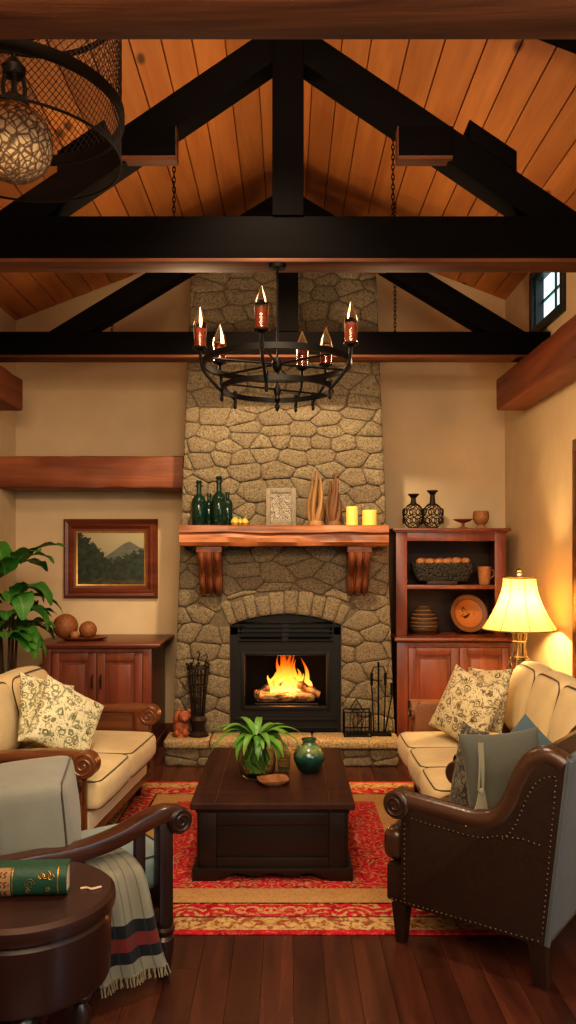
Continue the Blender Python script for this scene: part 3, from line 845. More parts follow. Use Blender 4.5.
log((-.01, gy - .07, .46), .46, .045, (0, 0, R(3)), 'long front log lying across the grate below the flames')
log((.0, gy + .06, .465), .44, .045, (0, R(2), R(-6)), 'log at the back of the grate behind the flames')
log((-.15, gy - .02, .53), .26, .036, (0, R(-28), R(14)), 'log slanting up at the left of the fire')
log((.15, gy - .03, .53), .26, .036, (0, R(24), R(-12)), 'log slanting down at the right of the fire')
fm = MB(); rf = random.Random(5)
for fx, fy, fh, fr in ((-.1, .0, .22, .05), (-.05, .02, .38, .065), (.0, -.01, .27, .065), (.05, .03, .24, .06), (.1, .0, .2, .05), (.17, .02, .29, .035), (-.16, .03, .14, .04), (.02, .04, .38, .045), (-.02, -.04, .18, .06), (.07, -.03, .15, .05), (.2, .0, .13, .03), (-.07, .05, .3, .04), (-.13, -.03, .17, .035), (-.03, .06, .42, .03), (.035, -.02, .34, .035), (.13, -.02, .16, .035), (.0, .05, .3, .07), (.09, .05, .27, .035), (-.09, -.04, .2, .04)):
    pts = []; rad = []; ph = rf.random()*6
    for i in range(11):
        t = i/10
        pts.append((fx*(1 - .15*t) + .03*t*math.sin(t*5 + ph), fy + .02*t*math.cos(t*4 + ph), fh*t)); rad.append(max(.0008, fr*(math.sin(min(1, t*1.5 + .28)*PI*.5)*(1-t)**.85)))
    fm.tube(pts, rad, 10, cap=False)
tag(fm.build('fire', M['flame'], None, (0, gy, .49)), 'orange and yellow flames burning above the logs in the fireplace', 'fire', kind='stuff')

# mantel
MY = 6.2
mt = thing('mantel_shelf', 'thick rough-hewn wooden mantel shelf on two carved corbels above the fire', 'mantel', (0, 0, 0))
mx0, mx1, mz0, mz1 = PX(179, MY), PX(389, MY), PZ(546, MY), PZ(525, MY)
m = MB()
def fm_(u, v):
    # wrap: v goes round the section
    per = [(0, 0), (.35, 0), (.5, 0), (.5, 1), (.25, 1), (0, 1)]
    return None
nx = 60; sec = []
D = YC - .02 - MY
for i in range(nx + 1):
    x = mx0 + (mx1 - mx0)*i/nx
    ring = []
    wav = lambda s_, a=.014, f=3.2: a*noise.noise(Vector((x*f, s_, 1.7)))
    for yy, zz in ((MY + D, mz1), (MY + .012, mz1), (MY + wav(1), mz1 - .012 + wav(2, .004)), (MY - .006 + wav(3), mz1 - .055 + wav(8, .012)), (MY + .012 + wav(4, .01), mz1 - .068 + wav(8, .012)), (MY + .005 + wav(5, .018), (mz0+mz1)/2 - .015 + wav(6, .012)), (MY + .0 + wav(7, .02), mz0 + .03), (MY + .022 + wav(9, .016), mz0 + wav(10, .006)), (MY + D, mz0)):
        ring.append(m.bm.verts.new((x, yy, zz)))
    sec.append(ring)
for a, b in zip(sec, sec[1:]):
    for j in range(len(a)): m.face([a[j], a[(j+1) % len(a)], b[(j+1) % len(a)], b[j]])
m.face(sec[0]); m.face(sec[-1][::-1])
m.build('shelf', M['mantel'], mt, angle=30, fix=True)
for x0, x1 in ((PX(198, 6.3), PX(221, 6.3)), (PX(348, 6.3), PX(370, 6.3))):
    m = MB(); m.bb((x0 - .01, 6.24, mz0 - .05), (x1 + .01, YC - .01, mz0 - .002), .006)
    prof = []
    for k in range(15):
        t = k/14; zz = mz0 - .05 - t*.32
        dd = .21*(1 - t)**.8 + .035 + .018*math.sin(t*9)
        prof.append((YC - .01 - dd, zz))
    poly = [(YC - .01, mz0 - .05)] + prof + [(YC - .01, mz0 - .37)]
    m.prism(poly, x0, x1, 'yz', .006)
    w3 = (x1 - x0)/3
    for k in range(3):
        m.tube([(x0 + w3*(k+.5), a_ - .004, b_) for a_, b_ in prof], w3*.42, 8)
    m.build('corbel', M['corbel'], mt)

# ---------------------------------------------------------------- mantel ornaments
OZ = mz1; OY = 6.33
def at(px, Y, z): return (PX(px, Y), Y, z)
def bottle(px, h, r, neck, label, Y=OY, stop=True):
    t = thing('bottle', label, 'bottle', at(px, Y, OZ), 0, 'bottles on the mantel')
    nb = h*neck
    m = MB().lathe([(0, .0), (r*.9, 0), (r, .008), (r, nb - r*.7), (r*.8, nb - r*.2), (r*.36, nb + r*.3), (r*.34, h - .02), (r*.5, h - .018), (r*.5, h - .006), (r*.36, h)], n=20); m.build('glass_body', M['bottle'], t)
    if stop:
        m = MB().lathe([(0, h - .005), (r*.3, h - .005), (r*.32, h + .008), (r*.5, h + .014), (r*.38, h + .03), (0, h + .034)], n=14); m.build('stopper', M['bottle'], t)
bottle(199, .325, .056, .72, 'dark green glass bottle at the left end of the mantel')
bottle(209, .26, .04, .75, 'short slim dark bottle between the two larger green bottles', OY + .07, False)
bottle(219, .36, .058, .7, 'tallest dark green glass bottle with stopper on the mantel')
bottle(227.5, .27, .04, .78, 'slim dark bottle just right of the tallest bottle', OY + .07, False)
for i, (px, r, Y, lab) in enumerate(((235, .036, OY, 'round yellow gourd nearest the bottles on the mantel'), (245, .032, OY - .02, 'yellow gourd at the right of the little gourd pile'), (240, .03, OY + .06, 'small yellow gourd peeking up behind the other two gourds'))):
    t = thing('gourd', lab, 'gourd', at(px, Y, OZ), i, 'gourds on the mantel')
    MB().lathe([(0, .0), (r*.6, .002), (r, r*.7), (r*.8, r*1.3), (r*.35, r*1.75), (0, r*1.9)], n=16).build('gourd_body', M['gourd'], t)
    MB().tube([(0, 0, r*1.85), (.004, 0, r*2.2), (.012, 0, r*2.5)], [.005, .004, .003], 6).build('stem', M['stem'], t)
t = thing('picture_frame', 'small grey carved picture frame with pale filigree panel, standing on the mantel', 'picture frame', at(281, 6.36, OZ))
w2, hh = .122, .305; tilt = (R(-7), 0, 0)
m = MB()
for a, b in (((-w2, -.012, 0), (-w2 + .04, .012, hh)), ((w2 - .04, -.012, 0), (w2, .012, hh)), ((-w2 + .04, -.012, 0), (w2 - .04, .012, .042)), ((-w2 + .04, -.012, hh - .042), (w2 - .04, .012, hh))): m.bb(a, b, .005)
m.build('frame', M['frame_grey'], t, rot=tilt)
MB().bb((-w2 + .04, -.004, .04), (w2 - .04, .008, hh - .04)).build('filigree_panel', M['filigree'], t, rot=tilt)
MB().bb((-.02, .0, 0), (.02, .008, .2)).build('easel_back', M['frame_grey'], t, rot=(R(14), 0, 0), loc=(0, .075, 0))
def driftwood(px, h, w_, mat, seed, label):
    m = MB(); rr = random.Random(seed)
    for k in range(6):
        ph = k*2*PI/6 + rr.random(); pts = []; rad = []
        for i in range(13):
            t_ = i/12
            q = w_*(.55*math.sin(t_*PI*.95)**.8*(1 - .55*t_) + .18 + (.25*(t_-.75)*2 if t_ > .75 else 0))*(.75 if k % 2 else 1)
            aa = ph + 1.3*t_
            pts.append((q*math.cos(aa)*.75, q*math.sin(aa)*.5, .004 + h*t_*(1 - .14*(k % 3)))); rad.append(.026*(1 - .72*t_) + .003)
        m.tube(pts, rad, 7)
    m.lathe([(0, 0), (w_*.55, 0), (w_*.5, .02), (w_*.3, .05), (0, .06)], n=12)
    return tag(m.build('driftwood_sculpture', mat, None, at(px, 6.34, OZ)), label, 'sculpture', 'driftwood pieces on the mantel')
driftwood(316, .43, .13, M['driftwood'], 3, 'pale twisted driftwood spire on the mantel, right of the picture frame')
driftwood(334, .41, .12, M['driftwood_dark'], 8, 'darker twisted driftwood spire on the mantel, beside the candles')
for px, h, r, lab in ((352, .15, .047, 'taller pale yellow pillar candle on the mantel'), (369.5, .122, .058, 'shorter and wider yellow pillar candle at the right of the mantel')):
    t = thing('pillar_candle', lab, 'candle', at(px, OY, OZ), 0, 'pillar candles on the mantel')
    MB().lathe([(0, 0), (r, 0), (r, h - .006), (r - .006, h), (r*.5, h - .012), (0, h - .014)], n=24).build('wax', M['candle_wax'], t)
    MB().tube([(0, 0, h - .014), (.002, 0, h + .012)], .002, 5).build('wick', M['iron'], t)

# ---------------------------------------------------------------- hearth items
HYi = 6.37
t = thing('fire_tool_stand', 'flared black iron holder of thin fire irons at the left of the hearth', 'fire tools', at(198, HYi, HZ))
MB().lathe([(0, 0), (.085, 0), (.085, .02), (.05, .04), (.055, .09), (.07, .13), (.05, .16), (0, .17)], n=18).build('base', M['iron_brown'], t)
m = MB()
for k in range(10):
    a = 2*PI*k/10; m.tube([(.05*math.cos(a), .035*math.sin(a), .15), (.06*math.cos(a), .04*math.sin(a), .3), (.085*math.cos(a), .05*math.sin(a), .55)], .0045, 6)
m.build('rod', M['iron_brown'], t)
m = MB()
for z, s_ in ((.55, .088), (.535, .086), (.4, .07)):
    m.tube([(s_*math.cos(a), s_*.6*math.sin(a), z) for a in [2*PI*j/20 for j in range(20)]], .006, 6, closed=True)
for k in range(8):
    a = 2*PI*k/8; m.ell((.088*math.cos(a), .053*math.sin(a), .57), .012, n=8, m=6)
m.build('collar_ring', M['iron_brown'], t)
for dx, dz in ((-.05, .6), (0, .65), (.06, .63)):
    MB().tube([(dx*.5, 0, .15), (dx, 0, dz - .04), (dx + .015, 0, dz), (dx + .005, 0, dz + .025), (dx - .012, 0, dz + .01)], .005, 6).build('poker', M['iron'], t)
t = thing('terracotta_figurine', 'small rounded terracotta animal figurine on the hearth, left of the fire irons', 'figurine', at(181.5, 6.36, HZ))
m = MB(); m.ell((0, 0, .065), (.06, .055, .07)); m.ell((.022, -.02, .16), (.05, .045, .05)); m.ell((.03, -.055, .145), (.025, .03, .022)); m.ell((-.035, -.01, .15), (.028, .026, .055), (0, R(15), 0)); m.ell((-.02, 0, .205), (.016, .012, .02)); m.ell((.06, 0, .2), (.016, .012, .018))
m.ell((-.03, -.045, .03), (.026, .035, .03)); m.ell((.035, -.045, .03), (.026, .035, .03)); m.lathe([(0, 0), (.075, 0), (.07, .03), (0, .035)], n=16)
m.build('body', M['terracotta'], t)
# lantern-like wire log cradle and irons at right
t = thing('wire_lantern', 'black wire lantern with house-shaped top on the hearth, right of the fire', 'lantern', at(357, 6.38, HZ))
m = MB(); a, b, h = .105, .07, .2
for sx in (-1, 1):
    for sy in (-1, 1): m.tube([(sx*a, sy*b, 0), (sx*a, sy*b, h)], .006, 6)
for z in (.01, .05, h): m.tube([(-a, -b, z), (a, -b, z), (a, b, z), (-a, b, z)], .006, 6, closed=True)
for k in range(5):
    xx = -.06 + k*.03
    m.tube([(xx, -b, .01), (xx, -b, h)], .0035, 6)
m.tube([(-.05, -b, h), (0, -b, h + .08), (.05, -b, h)], .005, 6); m.tube([(-.05, b, h), (0, b, h + .08), (.05, b, h)], .005, 6); m.tube([(0, -b, h + .08), (0, b, h + .08)], .005, 6)
m.tube([(-.045, -b - .004, .14), (0, -b - .004, .185), (.045, -b - .004, .14), (.03, -b - .004, .06), (-.03, -b - .004, .06)], .004, 6, closed=True)
m.build('wire_frame', M['iron'], t)
MB().bb((-.09, -.055, .012), (.09, .055, .02)).build('bottom_plate', M['iron'], t)
t = thing('fire_iron_rack', 'tall thin black rack of fire irons at the right end of the hearth', 'fire tools', at(381, 6.39, HZ))
MB().box((0, 0, .012), (.16, .1, .024), None, .006).build('base', M['iron'], t)
m = MB(); m.tube([(-.02, 0, .02), (-.02, 0, .55)], .007, 8); m.tube([(-.075, 0, .5), (-.06, 0, .545), (-.02, 0, .55), (.02, 0, .545), (.035, 0, .5)], .005, 6); m.tube([(-.02, 0, .55), (-.02, 0, .585)], .009, 8); m.build('post', M['iron'], t)
for k, (xa, xb, hz_) in enumerate(((-.075, -.06, .5), (.035, .02, .5), (.085, .03, .42))):
    m = MB(); m.tube([(xb, -.02, .03), (xa, -.01, hz_ - .1), (xa, 0, hz_)], .006, 6); m.tube([(xa, 0, hz_ - .1), (xa, 0, hz_)], .011, 8)
    m.build('poker', M['iron'], t)

# ---------------------------------------------------------------- picture on the left
PY = YB - .035
pw, ph_ = (PX(157.5, PY) - PX(63.5, PY))/2, (PZ(519, PY) - PZ(598, PY))/2
t = thing('painting', 'framed landscape painting of dark trees and a mountain, left of the chimney', 'painting', (PX(110.5, PY), YB - .002, PZ(558.5, PY)))
m = MB(); fw = .115
prof = [(0, 0), (0, .03), (.02, .05), (.045, .04), (.06, .048), (.09, .022), (fw, .016), (fw, 0)]
def frame_loft(m, pw, ph_, prof):
    cs = [(-1, -1), (1, -1), (1, 1), (-1, 1)]; rings = []
    for sx, sz in cs: rings.append([m.bm.verts.new((sx*(pw - o_), -d_, sz*(ph_ - o_))) for o_, d_ in prof])
    for k in range(4):
        a, b = rings[k], rings[(k+1) % 4]
        for j in range(len(prof) - 1): m.face([a[j], a[j+1], b[j+1], b[j]])
    bmesh.ops.recalc_face_normals(m.bm, faces=m.bm.faces)
frame_loft(m, pw, ph_, prof); m.build('picture_frame', M['cherry_x'], t, angle=20)
m = MB(); frame_loft(m, pw - fw + .004, ph_ - fw + .004, [(0, .0), (0, .02), (.014, .016), (.014, 0)]); m.build('gilt_liner', M['gold'], t)
MB().bb((-pw + fw, -.012, -ph_ + fw), (pw - fw, -.002, ph_ - fw)).build('canvas', M['painting'], t)

# ---------------------------------------------------------------- cabinets
def panel_door(name, x0, x1, z0, z1, y, parent, handle=None, mat='cherry_z'):
    m = MB(); s_ = .065
    m.bb((x0, y - .022, z0), (x0 + s_, y, z1), .004); m.bb((x1 - s_, y - .022, z0), (x1, y, z1), .004)
    m.bb((x0 + s_, y - .022, z0), (x1 - s_, y, z0 + s_), .004); m.bb((x0 + s_, y - .022, z1 - s_), (x1 - s_, y, z1), .004)
    m.bb((x0 + s_, y - .009, z0 + s_), (x1 - s_, y, z1 - s_)); m.bb((x0 + s_ + .03, y - .016, z0 + s_ + .03), (x1 - s_ - .03, y - .009, z1 - s_ - .03), .006)
    d_ = m.build(name, M[mat], parent)
    if handle is not None:
        hx, hz = handle
        MB().tube([(hx, y - .022, hz - .055), (hx, y - .042, hz - .045), (hx, y - .046, hz), (hx, y - .042, hz + .045), (hx, y - .022, hz + .055)], [.006, .007, .009, .007, .006], 8).build('handle', M['iron_brown'], d_)
SY = 6.52; SD = .72
sx0, sx1 = PX(42, SY), PX(151.5, SY); stz = .93
t = thing('sideboard', 'low cherry wood two-door sideboard under the landscape painting', 'sideboard', ((sx0+sx1)/2, SY, 0))
w_ = (sx1 - sx0)/2
m = MB(); m.bb((-w_, .022, .08), (w_, SD, stz - .035)); m.bb((-w_ - .012, .01, 0), (w_ + .012, SD, .08), .006)
for sx in (-1, 1): m.bb((sx*w_, .004, .08), (sx*(w_ - .07), .022, stz - .035), .003)
m.bb((-w_ + .07, .006, stz - .075), (w_ - .07, .022, stz - .035)); m.build('carcass', M['cherry_z'], t)
m = MB(); m.box((0, SD/2 - .01, stz - .012), (2*w_ + .16, SD + .08, .024), None, .008); m.box((0, SD/2 - .005, stz - .03), (2*w_ + .1, SD + .05, .014), None, .005); m.build('top', M['cherry_x'], t)
panel_door('door', -w_ + .075, -.004, .1, stz - .08, .022, t, (-.035, .62)); panel_door('door', .004, w_ - .075, .1, stz - .08, .022, t, (.035, .62))
# tray and balls
TY = 6.78
t = thing('wooden_tray', 'flat oval wooden tray holding burl balls on the sideboard', 'tray', at(84, TY, stz))
MB().lathe([(0, 0), (.15, 0), (.19, .016), (.205, .026), (.2, .028), (.15, .012), (0, .01)], n=30, sy=.7).build('tray', M['cherry_x'], t)
for px, r, dy, lab, zz in ((65.5, .105, 0, 'largest round burl ball on the sideboard tray', .0), (88, .074, 0, 'medium burl ball at the right of the sideboard tray', .0), (77, .036, -.075, 'small pinkish wooden ball in front of the two burl balls', .0)):
    m = MB().ell((0, 0, 0), r, n=24, m=16)
    tag(m.build('decorative_ball', M['ball_wood'] if r > .05 else M['clay'], None, (PX(px, TY), TY + dy, stz + .012 + r)), lab, 'decorative ball', 'balls on the sideboard tray')
# bookcase hutch on the right
BY = 6.62
bx0, bx1 = PX(397, BY), 1.94
cz_ = .965
t = thing('bookcase_hutch', 'cherry wood hutch with open shelves over a two-door cabinet, right of the chimney', 'hutch', ((bx0+bx1)/2, BY, 0))
w_ = (bx1 - bx0)/2; BD = YB - .02 - BY
m = MB(); m.bb((-w_, .022, .08), (w_, BD, cz_ - .04)); m.bb((-w_ - .008, .008, 0), (w_ + .008, BD, .08), .006)
for sx in (-1, 1): m.bb((sx*w_, .004, .08), (sx*(w_ - .09), .022, cz_ - .04), .003)
m.bb((-w_ + .09, .006, cz_ - .08), (w_ - .09, .022, cz_ - .04)); m.build('lower_cabinet', M['cherry_z'], t)
m = MB(); m.box((0, BD/2 - .015, cz_ - .015), (2*w_ + .05, BD + .03, .03), None, .009); m.build('counter', M['cherry_x'], t)
panel_door('door', -w_ + .095, -.004, .1, cz_ - .085, .022, t, (-.035, .5)); panel_door('door', .004, w_ - .095, .1, cz_ - .085, .022, t, (.035, .5))
UY = 6.8; u0 = UY - BY
ux0, ux1 = PX(396, UY) - (bx0+bx1)/2, PX(506, UY) - (bx0+bx1)/2
uz = PZ(531, UY)
m = MB()
for sx, xx in ((1, ux0), (-1, ux1)): m.bb((xx, u0, cz_), (xx + sx*.095, u0 + .022, uz), .004); m.bb((xx, u0 + .02, cz_), (xx + sx*.03, BD, uz), .002)
m.bb((ux0 + .095, u0, uz - .085), (ux1 - .095, u0 + .022, uz), .004)
m.bb((ux0 + .03, u0 + .02, uz - .03), (ux1 - .03, BD, uz)); m.build('hutch_frame', M['cherry_z'], t)
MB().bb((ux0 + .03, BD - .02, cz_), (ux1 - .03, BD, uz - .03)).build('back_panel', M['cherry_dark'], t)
shz = PZ(585, UY)
MB().bb((ux0 + .03, u0 + .004, shz - .035), (ux1 - .03, BD - .02, shz), .004).build('shelf', M['cherry_x'], t)
m = MB(); m.box(((ux0+ux1)/2, u0 + (BD - u0)/2 - .02, uz + .012), (ux1 - ux0 + .07, BD - u0 + .05, .024), None, .009); m.box(((ux0+ux1)/2, u0 + (BD-u0)/2 - .01, uz - .006), (ux1 - ux0 + .03, BD - u0 + .02, .014), None, .004); m.build('crown', M['cherry_x'], t)
tz = uz + .024
# scrolled iron vases on top
def scroll_vase(px, h, r, label, Y=6.98):
    t = thing('scrollwork_vase', label, 'vase', at(px, Y, tz), 0, 'scrollwork vases on the hutch')
    zc = r*1.22
    m = MB()
    for k in range(9):
        a = 2*PI*k/9; pts = []
        for i in range(13):
            b = -PI/2*.9 + PI*.9*i/12
            aa = a + .5*math.sin(i*1.05)
            pts.append((r*math.cos(b)*math.cos(aa), r*math.cos(b)*math.sin(aa), zc + r*1.2*math.sin(b)))
        m.tube(pts, .0042, 5)
    for k in range(7):
        a = 2*PI*k/7
        for zz, rr in ((zc + .035, .03), (zc - .04, .026)):
            cx, cy = r*.97*math.cos(a), r*.97*math.sin(a)
            m.tube([(cx - math.sin(a)*rr*math.cos(q), cy + math.cos(a)*rr*math.cos(q), zz + rr*math.sin(q)) for q in [2*PI*j/10 for j in range(10)]], .004, 5, closed=True)
    m.build('scroll_cage', M['iron_brown'], t)
    m = MB().lathe([(.035, zc + r), (.024, zc + r + .03), (.02, h - .04), (.04, h - .015), (.048, h - .012), (.048, h), (.03, h)], n=18); m.build('neck', M['iron_brown'], t)
    MB().lathe([(0, 0), (r*.55, 0), (r*.5, .012), (r*.25, .016), (0, .016)], n=18).build('foot', M['iron_brown'], t)
scroll_vase(413.5, .305, .092, 'shorter openwork iron scroll vase at the left end of the hutch top')
scroll_vase(432.5, .335, .092, 'taller openwork iron scroll vase, right of the other scroll vase on the hutch')
t = thing('pedestal_dish', 'small brown footed dish on top of the hutch', 'dish', at(463, 6.98, tz))
MB().lathe([(0, 0), (.045, 0), (.04, .01), (.014, .02), (.014, .05), (.05, .062), (.085, .08), (.082, .086), (.045, .072), (0, .066)], n=22).build('dish', M['terracotta'], t)
t = thing('goblet', 'rounded brown clay goblet on top of the hutch, right of the footed dish', 'goblet', at(481, 6.98, tz))
MB().lathe([(0, 0), (.05, 0), (.045, .02), (.03, .035), (.055, .055), (.072, .1), (.066, .15), (.06, .155), (.062, .1), (.04, .06), (0, .05)], n=24).build('cup', M['clay'], t)
# upper shelf
by_ = 6.98
t = thing('wicker_basket', 'dark oblong wicker basket heaped with tan stones on the upper hutch shelf', 'basket', at(442, by_, shz + .03))
m = MB()
def bk(u, v):
    a = 2*PI*u; e = .35
    cx, sx = math.cos(a), math.sin(a)
    x = abs(cx)**e*(1 if cx > 0 else -1); y = abs(sx)**e*(1 if sx > 0 else -1)
    k = [(.80, 0), (.9, .03), (1, .1), (1.03, .15), (1.0, .155), (.93, .12), (.85, .04)]
    i = min(int(v*6 + 1e-6), 6); q, z = k[i]
    return (x*.265*q, y*.105*q, z)
m.grid(40, 7, bk, closeu=True); m.bb((-.17, -.07, .0), (.17, .07, .04)); m.build('basket_body', M['wicker'], t)
tag(MB().bb((-.13, -.07, 0), (.13, .07, .03), .005).build('wooden_board', M['cherry_dark'], None, at(441, by_ - .05, shz)), 'low wooden board under the wicker basket', 'board')
ro = random.Random(3)
for k in range(11):
    xx = -.205 + .41*(k % 6)/5 + (.035 if k > 5 else 0); yy = (-.04 if k < 6 else .035); r = ro.uniform(.038, .05)
    m = MB().ell((0, 0, 0), (r*1.2, r, r*.8), (0, 0, ro.random()*3), 14, 10)
    px_, py_, pz_ = at(442, by_, shz + .03)
    tag(m.build('stone_egg', M['clay'], None, (px_ + xx*.95, py_ + yy, pz_ + .165 + ro.uniform(-.004, .008))), 'tan rounded stone heaped in the dark wicker basket', 'stone', 'stones in the wicker basket')
t = thing('clay_mug', 'tan clay mug beside the basket on the upper hutch shelf', 'mug', at(484.5, 6.95, shz))
MB().lathe([(0, 0), (.045, 0), (.052, .06), (.06, .155), (.054, .155), (.045, .05), (0, .02)], n=22).build('cup', M['clay'], t)
MB().tube([(.05, 0, .13), (.08, 0, .12), (.085, 0, .08), (.05, 0, .05)], .007, 7).build('handle', M['clay'], t)
# lower shelf
t = thing('ridged_jar', 'squat ridged brown pottery jar with stepped lid on the lower hutch shelf', 'jar', at(423.5, 6.96, cz_))
prof = [(0, 0), (.08, 0)]
for z, r in ((.01, .1), (.05, .127), (.06, .122), (.065, .128), (.1, .13), (.108, .122), (.113, .126)): prof.append((r, z))
MB().lathe(prof + [(.1, .115), (0, .115)], n=30).build('jar_body', M['ridged'], t)
MB().lathe([(0, .115), (.122, .115), (.12, .14), (.105, .146), (.108, .165), (.09, .175), (.092, .195), (.07, .205), (.072, .22), (.05, .235), (.03, .24), (0, .242)], n=30).build('lid', M['ridged'], t)
t = thing('display_plate', 'round orange brown painted plate leaning on an easel on the lower hutch shelf', 'plate', at(468, 6.98, cz_ + .17), 0)
MB().lathe([(0, .0), (.1, .0), (.12, .01), (.165, .022), (.167, .03), (.12, .02), (.1, .012), (0, .012)], n=36, rot=(R(90), 0, 0)).build('plate_dish', M['plate'], t, rot=(R(-16), 0, R(8)))
t = thing('plate_easel', 'thin wire easel holding the painted plate', 'plate stand', at(468, 6.98, cz_))
m = MB()
for sx in (-1, 1):
    m.tube([(sx*.09, -.075, .045), (sx*.085, -.08, .012), (sx*.07, -.03, .006), (sx*.05, .09, .006)], .005, 6)
    m.tube([(sx*.14, -.06, .08), (sx*.1, -.06, .02), (sx*.07, -.03, .006)], .005, 6)
m.tube([(-.05, .09, .006), (.05, .09, .006)], .005, 6); m.tube([(-.05, .09, .006), (0, .085, .18), (.05, .09, .006)], .004, 6)
m.build('wire', M['iron_brown'], t)

# ---------------------------------------------------------------- table lamp and its table
LX, LY = 1.69, 5.82
tt = thing('lamp_table', 'small round wooden table behind the sofa carrying the lit lamp', 'side table', (LX, LY, 0))
MB().lathe([(0, .58), (.17, .58), (.185, .59), (.185, .605), (.175, .61), (0, .61)], n=30).build('top', M['cherry_x'], tt)
MB().lathe([(0, 0), (.13, 0), (.12, .03), (.04, .05), (.03, .2), (.04, .35), (.03, .5), (.06, .58), (0, .58)], n=18).build('pedestal', M['cherry_z'], tt)
t = thing('table_lamp', 'lit table lamp with cream bell shade and ornate metal base, right of the hutch', 'lamp', (LX, LY, .61))
zs0, zs1 = PZ(629, LY) - .61, PZ(578, LY) - .61
r0, r1 = .268, .118
m = MB(); NP = 8
def sh(u, v):
    a = 2*PI*u
    rr = r1 + (r0 - r1)*(1 - v)**1.75
    k = 1 - .018*abs(math.sin(a*NP/2))**.5 * 1
    zz = zs0 + (zs1 - zs0)*v
    return (rr*k*math.cos(a), rr*k*math.sin(a), zz)
m.grid(64, 14, sh, closeu=True); sd = m.build('lamp_shade', M['shade'], t, angle=60)
m = MB()
for k in range(NP):
    a = 2*PI*k/NP - PI/2 + .0
    m.tube([Vector(sh(a/(2*PI), v/12))*1.0 for v in range(13)], .0028, 5)
m.tube([sh(j/48, 0) for j in range(48)], .005, 6, closed=True); m.tube([sh(j/48, 1) for j in range(48)], .005, 6, closed=True)
m.build('shade_trim', M['shade_trim'], sd)
m = MB(); m.lathe([(.06, zs0 - .03), (.062, zs0 - .012), (.03, zs0 - .005), (.012, zs0), (.012, zs0 + .09), (0, zs0 + .09)], n=16)
m.lathe([(.075, 0), (.08, .02), (.05, .04), (.03, .06), (.035, .09), (0, .1)], n=20)
for k in range(6):
    a = 2*PI*k/6
    m.tube([(.05*math.cos(a), .05*math.sin(a), zs0 - .03), (.042*math.cos(a), .042*math.sin(a), zs0 - .1), (.05*math.cos(a), .05*math.sin(a), zs0 - .2), (.085*math.cos(a), .085*math.sin(a), zs0 - .26), (.06*math.cos(a), .06*math.sin(a), zs0 - .33), (.03*math.cos(a), .03*math.sin(a), .08)], .008, 7)
    m.tube([(.06*math.cos(a + q)*1.2, .06*math.sin(a + q)*1.2, zs0 - .24 + .03*math.sin(q*8)) for q in [j*.1 for j in range(9)]], .005, 6)
for zz, rr in ((zs0 - .09, .046), (zs0 - .2, .055), (zs0 - .32, .065)): m.tube([(rr*math.cos(a), rr*math.sin(a), zz) for a in [2*PI*j/20 for j in range(20)]], .008, 6, closed=True)
m.tube([(0, 0, .08), (0, 0, zs0)], .01, 8)
m.build('lamp_base', M['silver'], t)
m = MB(); m.tube([(0, 0, zs0 + .09), (0, 0, zs1 + .01)], .004, 6); m.tube([(.03, 0, zs0+.05), (.08, 0, zs1 - .1), (.0, 0, zs1 + .005), (-.08, 0, zs1 - .1), (-.03, 0, zs0 + .05)], .003, 6); 
for k in range(4): m.tube([(0, 0, zs1), (r1*math.cos(k*PI/2), r1*math.sin(k*PI/2), zs1)], .003, 5)
m.build('harp', M['silver'], t)
m = MB(); m.lathe([(0, zs1 + .0), (.014, zs1 + .005), (.008, zs1 + .015), (.02, zs1 + .03), (.014, zs1 + .042), (.02, zs1 + .055), (.008, zs1 + .07), (0, zs1 + .072)], n=14); m.build('finial', M['silver'], t)

# ---------------------------------------------------------------- rug and coffee table
m = MB(); m.box((0, 0, .004), (2*RUGH[0], 2*RUGH[1], .008), None, .004)
tag(m.build('rug', M['rug'], None, (RUGC[0], RUGC[1], 0.0)), 'red and gold Persian style rug under the coffee table', 'rug')
TZ = .404; TX = -.073; TYc = 4.605; RZ = .008
t = thing('coffee_table', 'low dark wood chest-like coffee table in the middle of the rug', 'coffee table', (TX, TYc, RZ))
hl, hwid = .585, .415; zt = TZ - RZ
m = MB(); m.box((0, 0, zt - .02), (2*hwid, 2*hl, .036), None, .008, seg=3); tp = m.build('table_top', M['espresso_top'], t)
m = MB()
for a, b in (((-.29, -hl + .02), (-.288, hl - .02)), ((.288, -hl + .02), (.29, hl - .02)), ((-hwid + .02, -hl + .19), (hwid - .02, -hl + .192))): m.bb((a[0], a[1], zt - .002), (b[0], b[1], zt - .0012))
m.build('inlay_line', M['loveseat_wood'], tp)
m = MB(); bw, bl = .37, .545
m.bb((-bw, -bl, .06), (bw, bl, zt - .04), .004); m.box((0, 0, zt - .048), (2*bw + .04, 2*bl + .04, .02), None, .006); m.build('body', M['espresso'], t)
for sg in (-1, 1):
    m = MB(); y = sg*bl
    for a, b in (((-bw, .06), (-bw + .085, zt - .06)), ((bw - .085, .06), (bw, zt - .06)), ((-bw + .085, zt - .12), (bw - .085, zt - .06)), ((-bw + .085, .06), (bw - .085, .11))): m.bb((a[0], y, a[1]), (b[0], y + sg*.014, b[1]), .005)
    m.build('end_panel', M['espresso'], t)
    m = MB(); x = sg*bw
    for a, b in (((-bl, .06), (-bl + .085, zt - .06)), ((bl - .085, .06), (bl, zt - .06)), ((-.04, .11), (.04, zt - .12)), ((-bl + .085, zt - .12), (bl - .085, zt - .06)), ((-bl + .085, .06), (bl - .085, .11))): m.bb((x, a[0], a[1]), (x + sg*.014, b[0], b[1]), .005)
    m.build('side_panel', M['espresso'], t)
m = MB(); B2 = bw + .035; L2 = bl + .035
